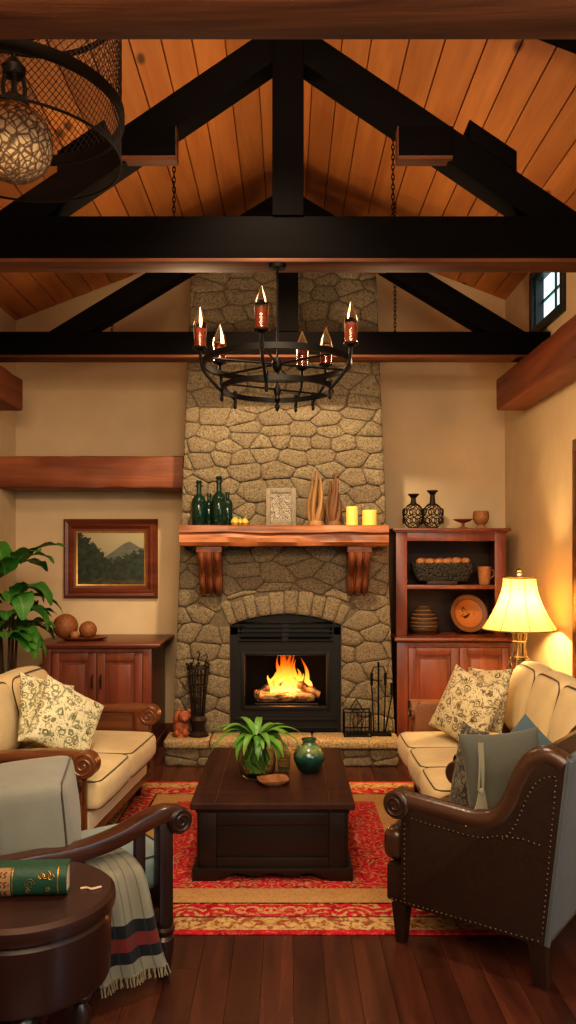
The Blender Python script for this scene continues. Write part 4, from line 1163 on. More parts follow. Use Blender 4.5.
def apron(Lh):
    p = [(-Lh, 0), (-Lh, .062), (Lh, .062), (Lh, 0), (Lh - .12, 0)]
    for k in range(17):
        u = k/16; xx = (Lh - .12)*(1 - 2*u)
        e = abs(1 - 2*u); p.append((xx, .012 + .02*min(1, (1 - e)*5) + .008*math.cos(e*10)))
    return p + [(-Lh + .12, 0)]
for sg in (-1, 1):
    m.prism(apron(B2), sg*L2, sg*(L2 - .03), 'xz', .003); m.prism(apron(L2 - .03), sg*B2, sg*(B2 - .03), 'yz', .003)
m.build('plinth', M['espresso'], t)
# things on the table
VY = 4.50
t = thing('glass_vase_plant', 'leafy green plant in a round clear glass vase on the coffee table', 'potted plant', (PX(257, VY), VY, TZ))
MB().lathe([(0, 0), (.075, 0), (.098, .03), (.108, .09), (.1, .15), (.078, .195), (.074, .205), (.07, .205), (.073, .195), (.094, .15), (.101, .09), (.092, .034), (.07, .01), (0, .01)], n=36).build('glass_vase', M['clear'], t)
rp = random.Random(12)
m = MB()
for k in range(46):
    a = rp.random()*6.28; r = rp.random()**.5*.07; m.ell((r*math.cos(a), r*math.sin(a), .018 + rp.random()*.06), (.014, .012, .01), (rp.random(), rp.random(), 0), 7, 5)
pb = m.build('pebbles', M['clay'], t); pb['kind'] = 'stuff'
m = MB(); 
for k in range(22):
    a = 2*PI*k/22; q_ = .05 if k % 2 else .072; m.tube([(.05*math.cos(a + 1), .05*math.sin(a + 1), .03), (q_*math.cos(a), q_*math.sin(a), .10), (.035*math.cos(a), .035*math.sin(a), .18), (.045*math.cos(a), .045*math.sin(a), .22)], .0065, 6)
m.build('stem', M['stem'], t)
def leaf(m, base, az_, L, W, droop, lift, fold=.15, n=11, wavy=0):
    base = Vector(base); d = Vector((math.cos(az_), math.sin(az_), 0)); s_ = Vector((-math.sin(az_), math.cos(az_), 0))
    def fn(u, v):
        q = v; e = lift - droop*q
        # integrate arc
        x = 0; z = 0; st = 8
        for i in range(st):
            ee = lift - droop*q*(i + .5)/st
            x += math.cos(ee)*q*L/st; z += math.sin(ee)*q*L/st
        wv = W*math.sin(PI*min(1, q*.93 + .05))**.75*(1 - .35*q)
        t_ = (u - .5)*2
        nrm = Vector((0, 0, 1))
        return base + d*x + Vector((0, 0, z)) + s_*(t_*wv/2) + nrm*(abs(t_)*wv*fold + wavy*W*math.sin(q*14 + t_*2)*abs(t_))
    m.grid(7, n, fn)
lv = []
for k in range(30):
    a = rp.random()*6.28; m = MB()
    L = rp.uniform(.14, .24); lift = rp.uniform(.3, 1.1)
    leaf(m, (.03*math.cos(a), .03*math.sin(a), rp.uniform(.19, .25)), a, L, rp.uniform(.045, .065), rp.uniform(1.4, 2.2), lift, .12, 9)
    m.build('leaf', M['leaf_light'] if k % 3 else M['leaf'], t)
for a, L, lift, dr in ((PI*.98, .31, .85, 1.7), (PI*1.12, .3, .7, 1.9), (.15, .31, .8, 1.8), (-.25, .3, .7, 1.9), (-1.5, .22, .75, 2.6), (-2.2, .24, .7, 2.5), (-.8, .24, .7, 2.5), (PI*.9, .25, 1.0, 1.9), (.5, .25, 1.0, 1.9), (1.5, .22, 1.3, 1.9), (2.2, .23, 1.2, 1.7), (-1.2, .22, .9, 2.0), (-1.9, .23, .8, 2.2)):
    m = MB(); leaf(m, (.02*math.cos(a), .02*math.sin(a), .22), a, L, .05, dr, lift, .12, 11); m.build('leaf', M['leaf_light'], t)
t = thing('green_vase', 'round dark green glazed ceramic vase on the coffee table', 'vase', (PX(309, 4.6), 4.6, TZ))
MB().lathe([(0, 0), (.045, 0), (.07, .025), (.09, .075), (.088, .105), (.068, .14), (.038, .158), (.034, .172), (.043, .183), (.043, .19), (.03, .19), (.028, .165), (0, .16)], n=36).build('vase_body', M['glaze'], t)
t = thing('glass_tumbler', 'small ribbed clear glass tumbler between the plant and the green vase', 'glass', (PX(284, 4.62), 4.62, TZ))
MB().lathe([(0, 0), (.034, 0), (.038, .1), (.035, .1), (.031, .008), (0, .008)], n=20).build('glass_body', M['clear'], t)
m = MB()
for z in (.03, .065, .1): m.tube([(.0385*math.cos(a), .0385*math.sin(a), z) for a in [2*PI*j/18 for j in range(18)]], .0018, 5, closed=True)
m.build('rim_band', M['iron_brown'], t)
t = thing('wooden_dish', 'shallow square wooden dish in front of the glass vase', 'dish', (PX(273, 4.36), 4.36, TZ), R(12))
def dish(u, v):
    a = 2*PI*u; e = .5; cx, sx = math.cos(a), math.sin(a)
    x = abs(cx)**e*(1 if cx > 0 else -1); y = abs(sx)**e*(1 if sx > 0 else -1)
    k = [(0, .0), (.62, 0), (.95, .022), (1, .03), (.95, .03), (.6, .008), (0, .006)]
    q, z = k[min(int(v*6 + 1e-6), 6)]
    return (x*.085*q, y*.075*q, z)
MB().grid(36, 7, dish, closeu=True).build('dish', M['clay'], t)

# ---------------------------------------------------------------- seating helpers
def arc_pts(cx, cz, r, a0, a1, n): return [(cx + r*math.cos(R(a0 + (a1-a0)*i/n)), cz + r*math.sin(R(a0 + (a1-a0)*i/n))) for i in range(n+1)]
def strip(path, th):
    up, dn = [], []
    for i, p in enumerate(path):
        a = path[max(i-1, 0)]; b = path[min(i+1, len(path)-1)]
        tx, tz_ = b[0]-a[0], b[1]-a[1]; L = math.hypot(tx, tz_); nx_, nz_ = -tz_/L, tx/L
        t_ = th[i] if isinstance(th, list) else th
        up.append((p[0] + nx_*t_/2, p[1] + nz_*t_/2)); dn.append((p[0] - nx_*t_/2, p[1] - nz_*t_/2))
    return up + dn[::-1]
def smooth_path(pts, n=6):
    P = [pts[0]] + list(pts) + [pts[-1]]; out = []
    for i in range(1, len(P) - 2):
        for k in range(n):
            t_ = k/n
            out.append(tuple(.5*((2*P[i][c]) + (-P[i-1][c] + P[i+1][c])*t_ + (2*P[i-1][c] - 5*P[i][c] + 4*P[i+1][c] - P[i+2][c])*t_**2 + (-P[i-1][c] + 3*P[i][c] - 3*P[i+1][c] + P[i+2][c])*t_**3) for c in range(len(pts[0]))))
    out.append(tuple(pts[-1])); return out
def scroll(m, cx, cz, r, y0, y1, out):
    """disc end of an arm with a carved spiral on the outer face"""
    m.lathe([(0, min(y0, y1)), (r - .008, min(y0, y1)), (r, min(y0, y1) + .008), (r, max(y0, y1) - .008), (r - .008, max(y0, y1)), (0, max(y0, y1))], (cx, 0, cz), 28, Matrix.Rotation(R(-90), 3, 'X'))
def spiral(cx, cz, r, y, front=False, turns=1.9):
    pts = []
    for i in range(34):
        t_ = i/33; rr = r*(.92 - .78*t_); a = t_*turns*2*PI + PI*.5
        pts.append((cx + rr*math.cos(a), y, cz + rr*math.sin(a)) if not front else (y, cx + rr*math.cos(a), cz + rr*math.sin(a)))
    return pts
def piping(c, size, z, r, rad=.005, inset=.0):
    hx, hy = size[0]/2 - inset, size[1]/2 - inset; pts = []
    for sx, sy, a0 in ((1, 1, 0), (-1, 1, 90), (-1, -1, 180), (1, -1, 270)):
        for k in range(5):
            a = R(a0 + 22.5*k); pts.append((c[0] + sx*(hx - r) + r*math.cos(a), c[1] + sy*(hy - r) + r*math.sin(a), z))
    return pts
def box_cushion(name, c, size, mat, parent, r=.03, bul=(.0, .0, .02), pipe=True, rot=None, label=None, axis=2):
    m = MB(); m.cushion((0, 0, 0), size, r, bul); o = m.build(name, M[mat], parent, c, rot or (0, 0, 0), angle=80)
    if pipe:
        q = MB(); h = [v/2 for v in size]; a_, b_ = [k for k in range(3) if k != axis]
        for sg in (1, -1):
            pts = []; ins_ = r*.29
            A, B = h[a_] - ins_, h[b_] - ins_; rr = r*.9; n = 14
            loop = []
            for (sx, sy, a0) in ((1, 1, 0), (-1, 1, 90), (-1, -1, 180), (1, -1, 270)):
                for k in range(5): t_ = R(a0 + 22.5*k); loop.append((sx*(A - rr) + rr*math.cos(t_), sy*(B - rr) + rr*math.sin(t_)))
                nx_ = {0: (-1, 1), 90: (-1, -1), 180: (1, -1), 270: (1, 1)}[a0]
                e0 = loop[-1]; e1 = (nx_[0]*(A - rr) + (0 if a0 in (0, 180) else nx_[0]*rr), nx_[1]*(B - rr) + (nx_[1]*rr if a0 in (0, 180) else 0))
                for k in range(1, n): loop.append((e0[0] + (e1[0]-e0[0])*k/n, e0[1] + (e1[1]-e0[1])*k/n))
            for x_, y_ in loop:
                p3 = [0, 0, 0]; p3[a_] = x_; p3[b_] = y_; p3[axis] = sg*(h[axis] - ins_)
                p = [max(-1, min(1, p3[k]/h[k])) for k in range(3)]; w = [1 - v*v for v in p]
                for k in range(3):
                    o2 = [u for u in range(3) if u != k]; p3[k] += p[k]*bul[k]*w[o2[0]]*w[o2[1]]
                pts.append(p3)
            q.tube(pts, .0042, 6, closed=True)
        q.build('piping', M['piping'], o)
    return o

# ---------------------------------------------------------------- right sofa
so = thing('sofa', 'long cream three-seat sofa with brown leather arms along the right wall', 'sofa', (1.3, 4.81, 0), PI)
IN = .69
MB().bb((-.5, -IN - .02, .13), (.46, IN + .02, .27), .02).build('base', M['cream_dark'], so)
for k in range(3):
    y0 = -IN + k*2*IN/3; box_cushion('seat_cushion', (.17, y0 + IN/3, .36), (.74, 2*IN/3 - .006, .165), 'cream', so, .045, (.02, 0, .022))
for k in range(3):
    y0 = -IN + k*2*IN/3
    box_cushion('back_cushion', (-.31, y0 + IN/3, .685), (.2, 2*IN/3 - .004, .46), 'cream', so, .07, (.05, 0, .03), True, (0, R(-13), 0), axis=0)
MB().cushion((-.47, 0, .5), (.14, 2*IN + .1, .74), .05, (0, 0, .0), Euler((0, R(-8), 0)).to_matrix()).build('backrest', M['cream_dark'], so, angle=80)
for sg in (-1, 1):
    m = MB()
    prof = [(.42, .13), (.42, .5)] + arc_pts(.40, .575, .07, -70, 190, 14)[0:0] + [(.42, .6), (.38, .64), (.1, .62), (-.2, .63), (-.36, .68), (-.46, .74), (-.5, .74), (-.5, .13)]
    m.prism(prof, sg*IN, sg*(IN + .12), 'xz', .015)
    a = m.build('arm', M['leather_tan'], so)
    m = MB()
    path = smooth_path([(.44, sg*(IN + .075), .575), (.1, sg*(IN + .075), .57), (-.2, sg*(IN + .075), .585), (-.46, sg*(IN + .075), .66)], 6)
    m.tube(path, .072, 16); m.build('arm_roll', M['leather_tan'], a)
    m = MB(); m.tube(spiral(sg*(IN + .075), .575, .068, .444, True), .006, 6); m.build('scroll_trim', M['brass_nail'], a)
for sx in (.4, -.42):
    for sg in (-1, 1): MB().lathe([(0, 0), (.018, 0), (.028, .13), (0, .13)], (sx, sg*(IN + .04), 0), 12).build('leg', M['post_wood'], so)
# light piping along the sofa back
# pillows
def pillow(loc, n, roll, w, h, t, mat, label, group=None):
    m = MB().pillow(w, h, t); o = m.build('throw_pillow', M[mat], None, loc, orient(n, roll), angle=85)
    return tag(o, label, 'pillow', group)
pillow((1.14, 5.07, .675), (-.72, -.62, .30), R(17), .44, .44, .17, 'floral_tan', 'tan pillow with brown floral print, front one at the far end of the long sofa', 'pillows on the long sofa')
pillow((1.30, 5.27, .70), (-.85, -.4, .28), R(-6), .42, .42, .14, 'floral_tan', 'floral pillow half hidden behind the front pillow on the long sofa', 'pillows on the long sofa')

# ---------------------------------------------------------------- right armchair
AN = math.atan2(.6, -.8)
ac = thing('leather_armchair', 'dark brown leather armchair with nailhead trim and rolled arms, right foreground', 'armchair', (.903, 3.492, 0), AN)
HW = .34
MB().bb((-.33, -HW + .012, .17), (.35, HW - .012, .33), .015).build('seat_base', M['leather'], ac)
box_cushion('seat_cushion', (.10, 0, .405), (.56, .5, .15), 'leather_roll', ac, .05, (.01, 0, .02))
MB().cushion((.33, 0, .405), (.1, 2*HW - .03, .145), .045).build('seat_front', M['leather_roll'], ac, angle=80)
top_path = smooth_path([(.30, .645), (.18, .64), (.05, .632), (-.06, .628), (-.145, .65), (-.2, .72), (-.24, .82), (-.285, .895), (-.35, .925), (-.41, .90)], 5)
for sg in (-1, 1):
    m = MB()
    poly = [(-.335, .17), (.275, .17), (.275, .60)] + [(x_, z_ - .03) for x_, z_ in top_path] + [(-.42, .88)]
    m.prism(poly, sg*(HW - .085), sg*HW, 'xz', .012); a = m.build('side_panel', M['leather'], ac)
    m = MB(); yy = sg*(HW - .035)
    m.tube([(x_, yy, z_ - .04) for x_, z_ in top_path], [.043]*len(top_path), 16); 
    scroll(m, .295, .59, .06, HW - .09 if sg > 0 else -(HW - .09), sg*(HW + .012), sg)
    m.build('arm_roll', M['leather_roll'], a)
    m = MB(); m.tube(spiral(.295, .59, .057, sg*(HW + .014)), .006, 6); m.build('scroll_carving', M['leather'], a)
    m = MB()
    def nails(pts, step=.021):
        acc = 0
        for p, q in zip(pts, pts[1:]):
            p, q = Vector(p), Vector(q); L = (q-p).length; d_ = acc
            while d_ < L:
                c = p + (q-p)*d_/L; m.ell((c.x, c.y, c.z), .0052, n=8, m=5); d_ += step
            acc = d_ - L
    yo = sg*(HW + .001)
    nails([(.315, yo, .185), (-.33, yo, .185)])
    nails([(.255, yo, .2), (.255, yo, .52)])
    nails([(.22, yo, .545)] + [(x_, yo, z_ - .1) for x_, z_ in top_path if x_ < .2 and x_ > -.15] + [(-.25, yo, .56), (-.335, yo, .55)])
    nails([(x_ - .03, yo, z_ - .105) for x_, z_ in top_path if x_ < -.14 and x_ > -.33] + [(-.385, yo, .82), (-.33, yo, .2)])
    o_n = m.build('nailhead_trim', M['brass_nail'], a); o_n['kind'] = 'stuff'
m = MB(); m.prism([(-.12, .33), (-.17, .5), (-.24, .8), (-.29, .89), (-.36, .925), (-.42, .9), (-.36, .33)], -HW + .08, HW - .08, 'xz', .03); m.build('backrest', M['leather'], ac)
m = MB(); m.prism([(-.335, .172), (-.35, .172), (-.436, .88), (-.42, .90)], -HW + .002, HW - .002, 'xz', .004); b = m.build('back_panel', M['back_fabric'], ac)
b['label'] = 'grey fabric outer back'
m = MB()
for yy in (-HW + .004, HW - .004): MB().tube([(-.352, yy, .175), (-.437, yy, .885)], .008, 8).build('welt', M['back_fabric'], b)
m = MB()
for k in range(33): m.ell((-.353, -HW + .01 + k*.0206, .185), .0065, n=8, m=5)
o_n = m.build('nailhead_trim', M['brass_nail'], b); o_n['kind'] = 'stuff'
for sx, sl_ in ((.285, 0), (-.305, -.045)):
    for sg in (-1, 1):
        m = MB(); 
        q = [(sx - .033, sg*HW - sg*.065, .17), (sx + .033, sg*HW - sg*.065, .17), (sx + .033, sg*HW - sg*.003, .17), (sx - .033, sg*HW - sg*.003, .17)]
        bt = [(x_*.6 + (sx + sl_)*.4 if True else 0, y_*.6 + (sg*HW - sg*.034)*.4, 0) for x_, y_, _ in q]
        A = [m.bm.verts.new(p) for p in q]; Bv = [m.bm.verts.new(p) for p in bt]
        m.face(A); m.face(Bv[::-1])
        for i in range(4): m.face([A[i], Bv[i], Bv[(i+1) % 4], A[(i+1) % 4]])
        m.build('leg', M['post_wood'], ac, fix=True, smooth=False)
pillow((.915, 3.36, .70), (.05, -.95, .22), R(-4), .35, .42, .15, 'pillow_grey', 'dark grey pillow leaning inside the near arm of the leather armchair', 'pillows in the leather armchair')
pillow((.80, 3.53, .69), (-.88, -.45, .15), R(4), .18, .42, .08, 'knit', 'dark knitted pillow with fringe at the left in the leather armchair', 'pillows in the leather armchair')
pillow((1.12, 3.72, .655), (-.3, -.9, .25), R(42), .36, .36, .12, 'pillow_blue', 'blue pillow, its corner peeking up behind the dark grey pillow in the leather armchair', 'pillows in the leather armchair')
# tassel lying down the pillow
m = MB(); rt = random.Random(4)
for k in range(3):
    o_ = (k - 1)*.007
    m.tube(smooth_path([(.79 + o_, 3.262, .885), (.788 + o_*1.1, 3.238, .80), (.784 + o_*1.6 + .006*math.sin(k*2), 3.226, .70)], 4), .0045, 6)
m.ell((.784, 3.224, .695), (.013, .01, .016), n=12, m=8)
for k in range(9):
    o_ = (k - 4)*.0028
    m.tube(smooth_path([(.784 + o_, 3.222, .69), (.780 + o_*2.2, 3.212, .63), (.765 + o_*4.4, 3.205, .56 + .012*rt.random())], 4), .0032, 5)
tag(m.build('tassel_fringe', M['tassel']), 'cream braided tassel hanging down between the grey and knitted pillows', 'tassel')

# ---------------------------------------------------------------- loveseat at left
ls = thing('loveseat', 'cream two-seat sofa with carved scroll wooden arms, left side by the sideboard', 'sofa', (-1.46, 4.86, 0), R(-5))
IN = .60
MB().bb((-.45, -IN, .17), (.465, IN, .29), .02).build('base', M['sage'], ls)
m = MB(); m.bb((-.46, -IN - .09, .13), (.47, IN + .09, .175), .01); m.build('rail', M['loveseat_wood'], ls)
for k in range(2):
    y0 = -IN + k*IN; box_cushion('seat_cushion', (.145, y0 + IN/2, .375), (.77, IN - .006, .17), 'cream', ls, .045, (.02, 0, .025))
for k in range(2):
    y0 = -IN + k*IN; box_cushion('back_cushion', (-.27, y0 + IN/2, .67), (.2, IN - .004, .44), 'cream', ls, .075, (.05, 0, .03), True, (0, R(-14), 0), axis=0)
MB().cushion((-.42, 0, .5), (.14, 2*IN + .04, .72), .05, (0, 0, 0), Euler((0, R(-9), 0)).to_matrix()).build('backrest', M['sage'], ls, angle=80)
for sg in (-1, 1):
    m = MB(); path = smooth_path([(.47, .60), (.30, .612), (.1, .60), (-.1, .59), (-.3, .61), (-.45, .66)], 6)
    m.prism(strip(path, .045), sg*(IN + .005), sg*(IN + .095), 'xz', .012); a = m.build('arm', M['loveseat_wood'], ls)
    m = MB(); scroll(m, .47, .56, .068, sg*(IN + .002), sg*(IN + .1), sg)
    m.tube(spiral(.47, .56, .065, sg*(IN + .101)), .006, 6)
    m.tube(spiral(.47, .56, .065, sg*(IN + .001)), .006, 6)
    m.build('scroll', M['loveseat_wood'], a)
    m = MB(); m.bb((.385, sg*(IN + .012), .15), (.465, sg*(IN + .088), .55), .01); m.bb((.465, sg*(IN+.03), .2), (.472, sg*(IN+.07), .48), .003); m.build('arm_post', M['loveseat_wood'], ls)
    m = MB(); m.bb((-.44, sg*(IN + .03), .17), (.35, sg*(IN + .07), .57)); m.build('side_panel', M['loveseat_wood'], ls)
    for sx in (.385, -.4): MB().lathe([(0, 0), (.02, 0), (.032, .1), (.036, .15), (0, .15)], (sx, sg*(IN + .05), 0), 12).build('leg', M['post_wood'], ls)
pillow((-1.285, 4.66, .685), (.72, -.6, .34), R(34), .42, .40, .17, 'floral_green', 'cream and green patterned pillow, the front one on the loveseat', 'pillows on the loveseat')
pillow((-1.45, 4.84, .70), (.8, -.45, .34), R(20), .42, .42, .14, 'floral_green', 'patterned pillow tucked behind the front pillow on the loveseat', 'pillows on the loveseat')

# ---------------------------------------------------------------- left wooden armchair
AL = math.atan2(.61, .79)
wc = thing('wooden_armchair', 'dark wooden armchair with scroll arms, slatted side and blue grey cushions, left foreground', 'armchair', (-.933, 3.206, 0), AL)
WW = .33
m = MB(); m.bb((-.33, -WW + .05, .26), (.33, WW - .05, .32), .008); m.build('seat_frame', M['post_wood'], wc)
box_cushion('seat_cushion', (.09, -.05, .39), (.62, .46, .15), 'bluecushion', wc, .05, (.03, .0, .02))
bc = box_cushion('back_cushion', (-.121, -.067, .625), (.32, .46, .38), 'greyblue', wc, .04, (.025, .0, .015), True, (0, R(-5), R(-27)), axis=0)
m = MB()
for yy in (-.29, .29): m.tube([(-.3, yy, .26), (-.36, yy, .8)], .022, 8)
for zz in (.38, .5, .62, .74): m.tube([(-.31 - (zz - .26)*.1, -.29, zz), (-.31 - (zz - .26)*.1, .29, zz)], .014, 8, flat=(1, 1))
m.build('back_frame', M['post_wood'], wc)
for sg in (-1, 1):
    y0, y1 = sg*(WW - .035), sg*(WW + .045); bk_ = 0 if sg < 0 else -.17   # the far arm is set further back
    m = MB(); path = smooth_path([(.37 + bk_, .626), (.31 + bk_, .642), (.22 + bk_, .624), (.12 + bk_*.7, .592), (.0 + bk_*.4, .572), (-.1 + bk_*.3, .568), (-.22, .575), (-.38, .58)], 6)
    m.prism(strip(path, .06), y0, y1, 'xz', .014); a = m.build('arm', M['arm_wood'], wc)
    m = MB(); scroll(m, .365 + bk_, .608, .052, y0, sg*(WW + .05), sg); m.tube(spiral(.365 + bk_, .608, .049, sg*(WW + .051)), .006, 6); m.build('scroll', M['post_wood'], a)
    m = MB(); m.bb((.28 + bk_, sg*(WW - .022), .22), (.34 + bk_, sg*(WW + .03), .62), .006); m.build('front_post', M['post_wood'], wc)
    m = MB(); m.bb((-.345, sg*(WW - .02), .0), (-.295, sg*(WW + .025), .56), .006); m.build('rear_post', M['post_wood'], wc)
    for xx in (.185 + bk_, -.06, -.12, -.18):
        m = MB(); m.bb((xx - .0, sg*(WW - .01), .28), (xx + .042, sg*(WW + .016), .59 - .05*(xx < .1)), .004); m.build('slat', M['post_wood'], wc)
    m = MB(); m.bb((-.3, sg*(WW - .02), .225), (.3 + bk_, sg*(WW + .026), .285), .006); m.build('side_rail', M['post_wood'], wc)
    MB().lathe([(0, 0), (.021, 0), (.030, .03), (.042, .12), (.046, .155), (.036, .168), (.045, .18), (.047, .193), (.036, .203), (.042, .22), (0, .225)], (.308 + bk_, sg*(WW + .004), 0), 18).build('leg', M['post_wood'], wc)
# throw blanket
m = MB()
th_path = [(-.12, .508), (-.24, .512), (-.33, .50), (-.375, .47), (-.39, .39), (-.395, .28), (-.40, .17), (-.40, .09)]
thp = smooth_path(th_path, 5)
def blanket(u, v):
    i = v*(len(thp) - 1); k = min(int(i), len(thp) - 2); f_ = i - k
    y = thp[k][0]*(1-f_) + thp[k+1][0]*f_; z = thp[k][1]*(1-f_) + thp[k+1][1]*f_
    x = -.06 + u*.215 + (v**1.5)*(.065 + .065*u)
    fold = math.sin(u*15 + .6)*.013*min(1, v*1.6)
    if z < .49: y -= fold + .01
    else: z += abs(fold)*.4 + .006
    return (x, y, z)
m.grid(28, 40, blanket)
bmesh.ops.solidify(m.bm, geom=m.bm.faces[:], thickness=.006)
bl = m.build('throw_blanket', M['throw'], None, (-.933, 3.206, 0), (0, 0, AL), angle=80)
tag(bl, 'pale throw blanket with black and red stripes hanging from the wooden armchair to the floor', 'blanket')
m = MB()
for k in range(34):
    u = (k + .5)/34; p = Vector(blanket(u, 1)); j_ = math.sin(k*2.7)*.006
    m.tube([p + Vector((0, 0, .004)), p + Vector((j_, -.004, -.015)), p + Vector((j_*1.6, -.012, -.031))], .0028, 5)
m.build('fringe', M['tassel'], bl)

# ---------------------------------------------------------------- drum table in front
DX, DY = -.808, 2.49
t = thing('drum_table', 'round dark brown drum side table on turned legs, bottom left corner', 'side table', (DX, DY, 0))
ZD = .604
MB().lathe([(0, .548), (.256, .548), (.266, .554), (.27, .572), (.267, .592), (.253, .604), (0, .604)], n=64).build('top', M['drum_wood'], t)
MB().lathe([(0, .335), (.232, .335), (.25, .343), (.254, .355), (.256, .53), (.248, .54), (.248, .548), (0, .548)], n=64).build('drum', M['drum_wood'], t)
for k in range(6):
    a = R(-15 + 60*k)
    MB().lathe([(0, 0), (.018, 0), (.022, .03), (.016, .06), (.03, .18), (.034, .26), (.02, .285), (.034, .295), (.04, .31), (.03, .325), (.034, .335), (0, .335)], (.18*math.cos(a), .18*math.sin(a), 0), 18).build('leg', M['post_wood'], t)
# book
bt = thing('book', 'thick dark green book with tan spine label lying on the drum table', 'book', (PX(66, 2.44) - .145, 2.43, .604), R(4))
bl_, bd, bh = .145, .08, .09
m = MB()
ring = [(bd, 0), (.03, 0)] + [(.03 - .03*math.sin(R(a)), bh/2 - bh/2*math.cos(R(a))) for a in range(15, 180, 15)] + [(.03, bh), (bd, bh), (bd, bh - .006), (.035, bh - .006)] + [(.034 - .026*math.sin(R(a)), bh/2 + (bh/2 - .006)*math.cos(R(a))) for a in range(20, 180, 20)] + [(.035, .006), (bd, .006)]
m.prism(ring, -bl_, bl_, 'yz', 0); cv = m.build('cover', M['book_green'], bt, angle=40)
def spine_strip(x0, x1, mat, name, lift=.0012):
    m = MB()
    pts = [(.03 - (.03 + lift)*math.sin(R(a)), bh/2 - (bh/2 + lift)*math.cos(R(a))) for a in range(8, 173, 11)]
    for p, q in zip(pts, pts[1:]):
        m.face([m.bm.verts.new((x0, p[0], p[1])), m.bm.verts.new((x1, p[0], p[1])), m.bm.verts.new((x1, q[0], q[1])), m.bm.verts.new((x0, q[0], q[1]))])
    bmesh.ops.remove_doubles(m.bm, verts=m.bm.verts, dist=.0001)
    return m.build(name, M[mat], cv, fix=True, angle=60)
spine_strip(-.078, -.022, 'book_tan', 'spine_label'); spine_strip(-.145, -.09, 'book_brown', 'spine_band'); spine_strip(.118, .122, 'gold', 'gilt_line'); spine_strip(-.018, -.015, 'gold', 'gilt_line')
m = MB()
def on_spine(x, s_):   # s_ in -1..1 up the spine
    a = R(90 + s_*80); return (x, .03 - .0325*math.sin(a), bh/2 - (bh/2 + .002)*math.cos(a))
for k, x in enumerate((-.066, -.052, -.038)):
    for s0 in (-.45, 0, .45):
        m.tube([on_spine(x - .004, s0 - .14), on_spine(x + .004, s0 - .05), on_spine(x - .004, s0 + .05), on_spine(x + .005, s0 + .14)], .0016, 5)
m.tube([on_spine(-.074, q) for q in (-.8, 0, .8)], .0012, 5); m.tube([on_spine(-.027, q) for q in (-.8, 0, .8)], .0012, 5)
m.build('spine_lettering', M['book_brown'], cv)
m = MB()
for cx, s0, r in ((.035, .0, .016), (.03, -.35, .008), (.085, .4, .014), (.1, .3, .01), (.07, .35, .01), (.09, -.3, .008)):
    m.tube([on_spine(cx + r*(1 - j/26)*math.cos(j*.55), s0 + r*17*(1 - j/26)*math.sin(j*.55)) for j in range(20)], .0011, 5)
m.build('gilt_ornament', M['gold'], cv)
MB().bb((-bl_ + .004, .03, .007), (bl_ - .004, bd - .006, bh - .007)).build('pages', M['pages'], bt)
m = MB(); tw = smooth_path([(-.03, .0, .004), (-.012, .006, .004), (.005, -.003, .004), (.02, .005, .004), (.032, .014, .004)], 5)
m.tube(tw, .0036, 6)
tag(m.build('twine', M['twine'], None, (PX(90, 2.5), 2.5, .604)), 'short wavy bit of cream twine on the drum table', 'twine')

# ---------------------------------------------------------------- floor plant
t = thing('floor_plant', 'tall leafy green plant in a pot at the left edge, beside the sideboard', 'potted plant', (-2.13, 6.10, 0))
MB().lathe([(0, 0), (.13, 0), (.17, .28), (.18, .3), (.165, .3), (.15, .26), (0, .25)], n=24).build('pot', M['pot'], t)
MB().lathe([(0, .255), (.15, .255), (0, .27)], n=20).build('soil', M['soil'], t)
rl = random.Random(9)
m = MB()
for k in range(5):
    a = k*1.3; m.tube([(.03*math.cos(a), .03*math.sin(a), .25), (.05*math.cos(a), .05*math.sin(a), .7), (.08*math.cos(a), .07*math.sin(a), 1.2)], [.014, .012, .008], 7)
m.build('trunk', M['branch'], t)
spec = []
for k in range(44):
    a = rl.random()*6.28; spec.append((a, rl.uniform(.8, 1.42), rl.uniform(.24, .36), rl.uniform(.14, .2), rl.uniform(.3, .9), rl.uniform(1.0, 2.0)))
spec += [(.1, 1.38, .42, .2, 1.05, 1.35), (-.25, 1.2, .38, .19, .5, 1.9), (.35, 1.12, .4, .18, .35, 1.5), (-.9, 1.15, .38, .2, .4, 2.1), (-.1, 1.05, .36, .17, .3, 2.0), (-1.4, 1.3, .4, .22, .95, 1.3), (-.55, .9, .36, .18, -.1, 1.4), (.05, .88, .33, .16, -.2, 1.3), (2.2, 1.35, .4, .18, 1.1, .9), (-1.8, .95, .38, .2, .0, 1.4)]
for a, z, L, W, lift, dr in spec:
    m = MB(); z += .2; L *= .93; W *= 1.25; b0 = Vector((.1*math.cos(a), .1*math.sin(a), z))
    leaf(m, b0, a, L, W, dr, lift, .1, 12, .05)
    m.build('leaf', M['leaf'], t, angle=80)

# ---------------------------------------------------------------- chandelier
CX, CY = -.05, 4.11
t = thing('chandelier', 'black iron ring chandelier with glass candle lights hanging below the middle truss', 'chandelier', (CX, CY, 2.5))
zu, zl_ = .13, .0
RU, RL = .375, .285
def ringband(m, r, z, hb=.011, tb=.006):
    m.lathe([(r - tb, z - hb), (r + tb, z - hb), (r + tb, z + hb), (r - tb, z + hb), (r - tb, z - hb)], n=64, cap=False)
m = MB(); ringband(m, RU, zu, .015, .008); m.build('upper_ring', M['iron'], t)
m = MB(); ringband(m, RL, zl_, .013, .007); m.build('lower_ring', M['iron'], t)
m = MB()
m.tube([(0, 0, -.06), (0, 0, ZT - 2.5)], .0055, 8); m.lathe([(0, -.115), (.008, -.105), (.014, -.085), (.008, -.07), (.02, -.05), (.012, -.03), (.02, -.01), (.012, .02), (0, .03)], n=14); m.lathe([(0, zu - .05), (.02, zu - .03), (.03, zu), (.02, zu + .03), (0, zu + .04)], n=14)
m.lathe([(0, ZT - 2.5 - .03), (.045, ZT - 2.5 - .02), (.05, ZT - 2.5), (0, ZT - 2.5)], n=18); m.build('stem', M['iron'], t)
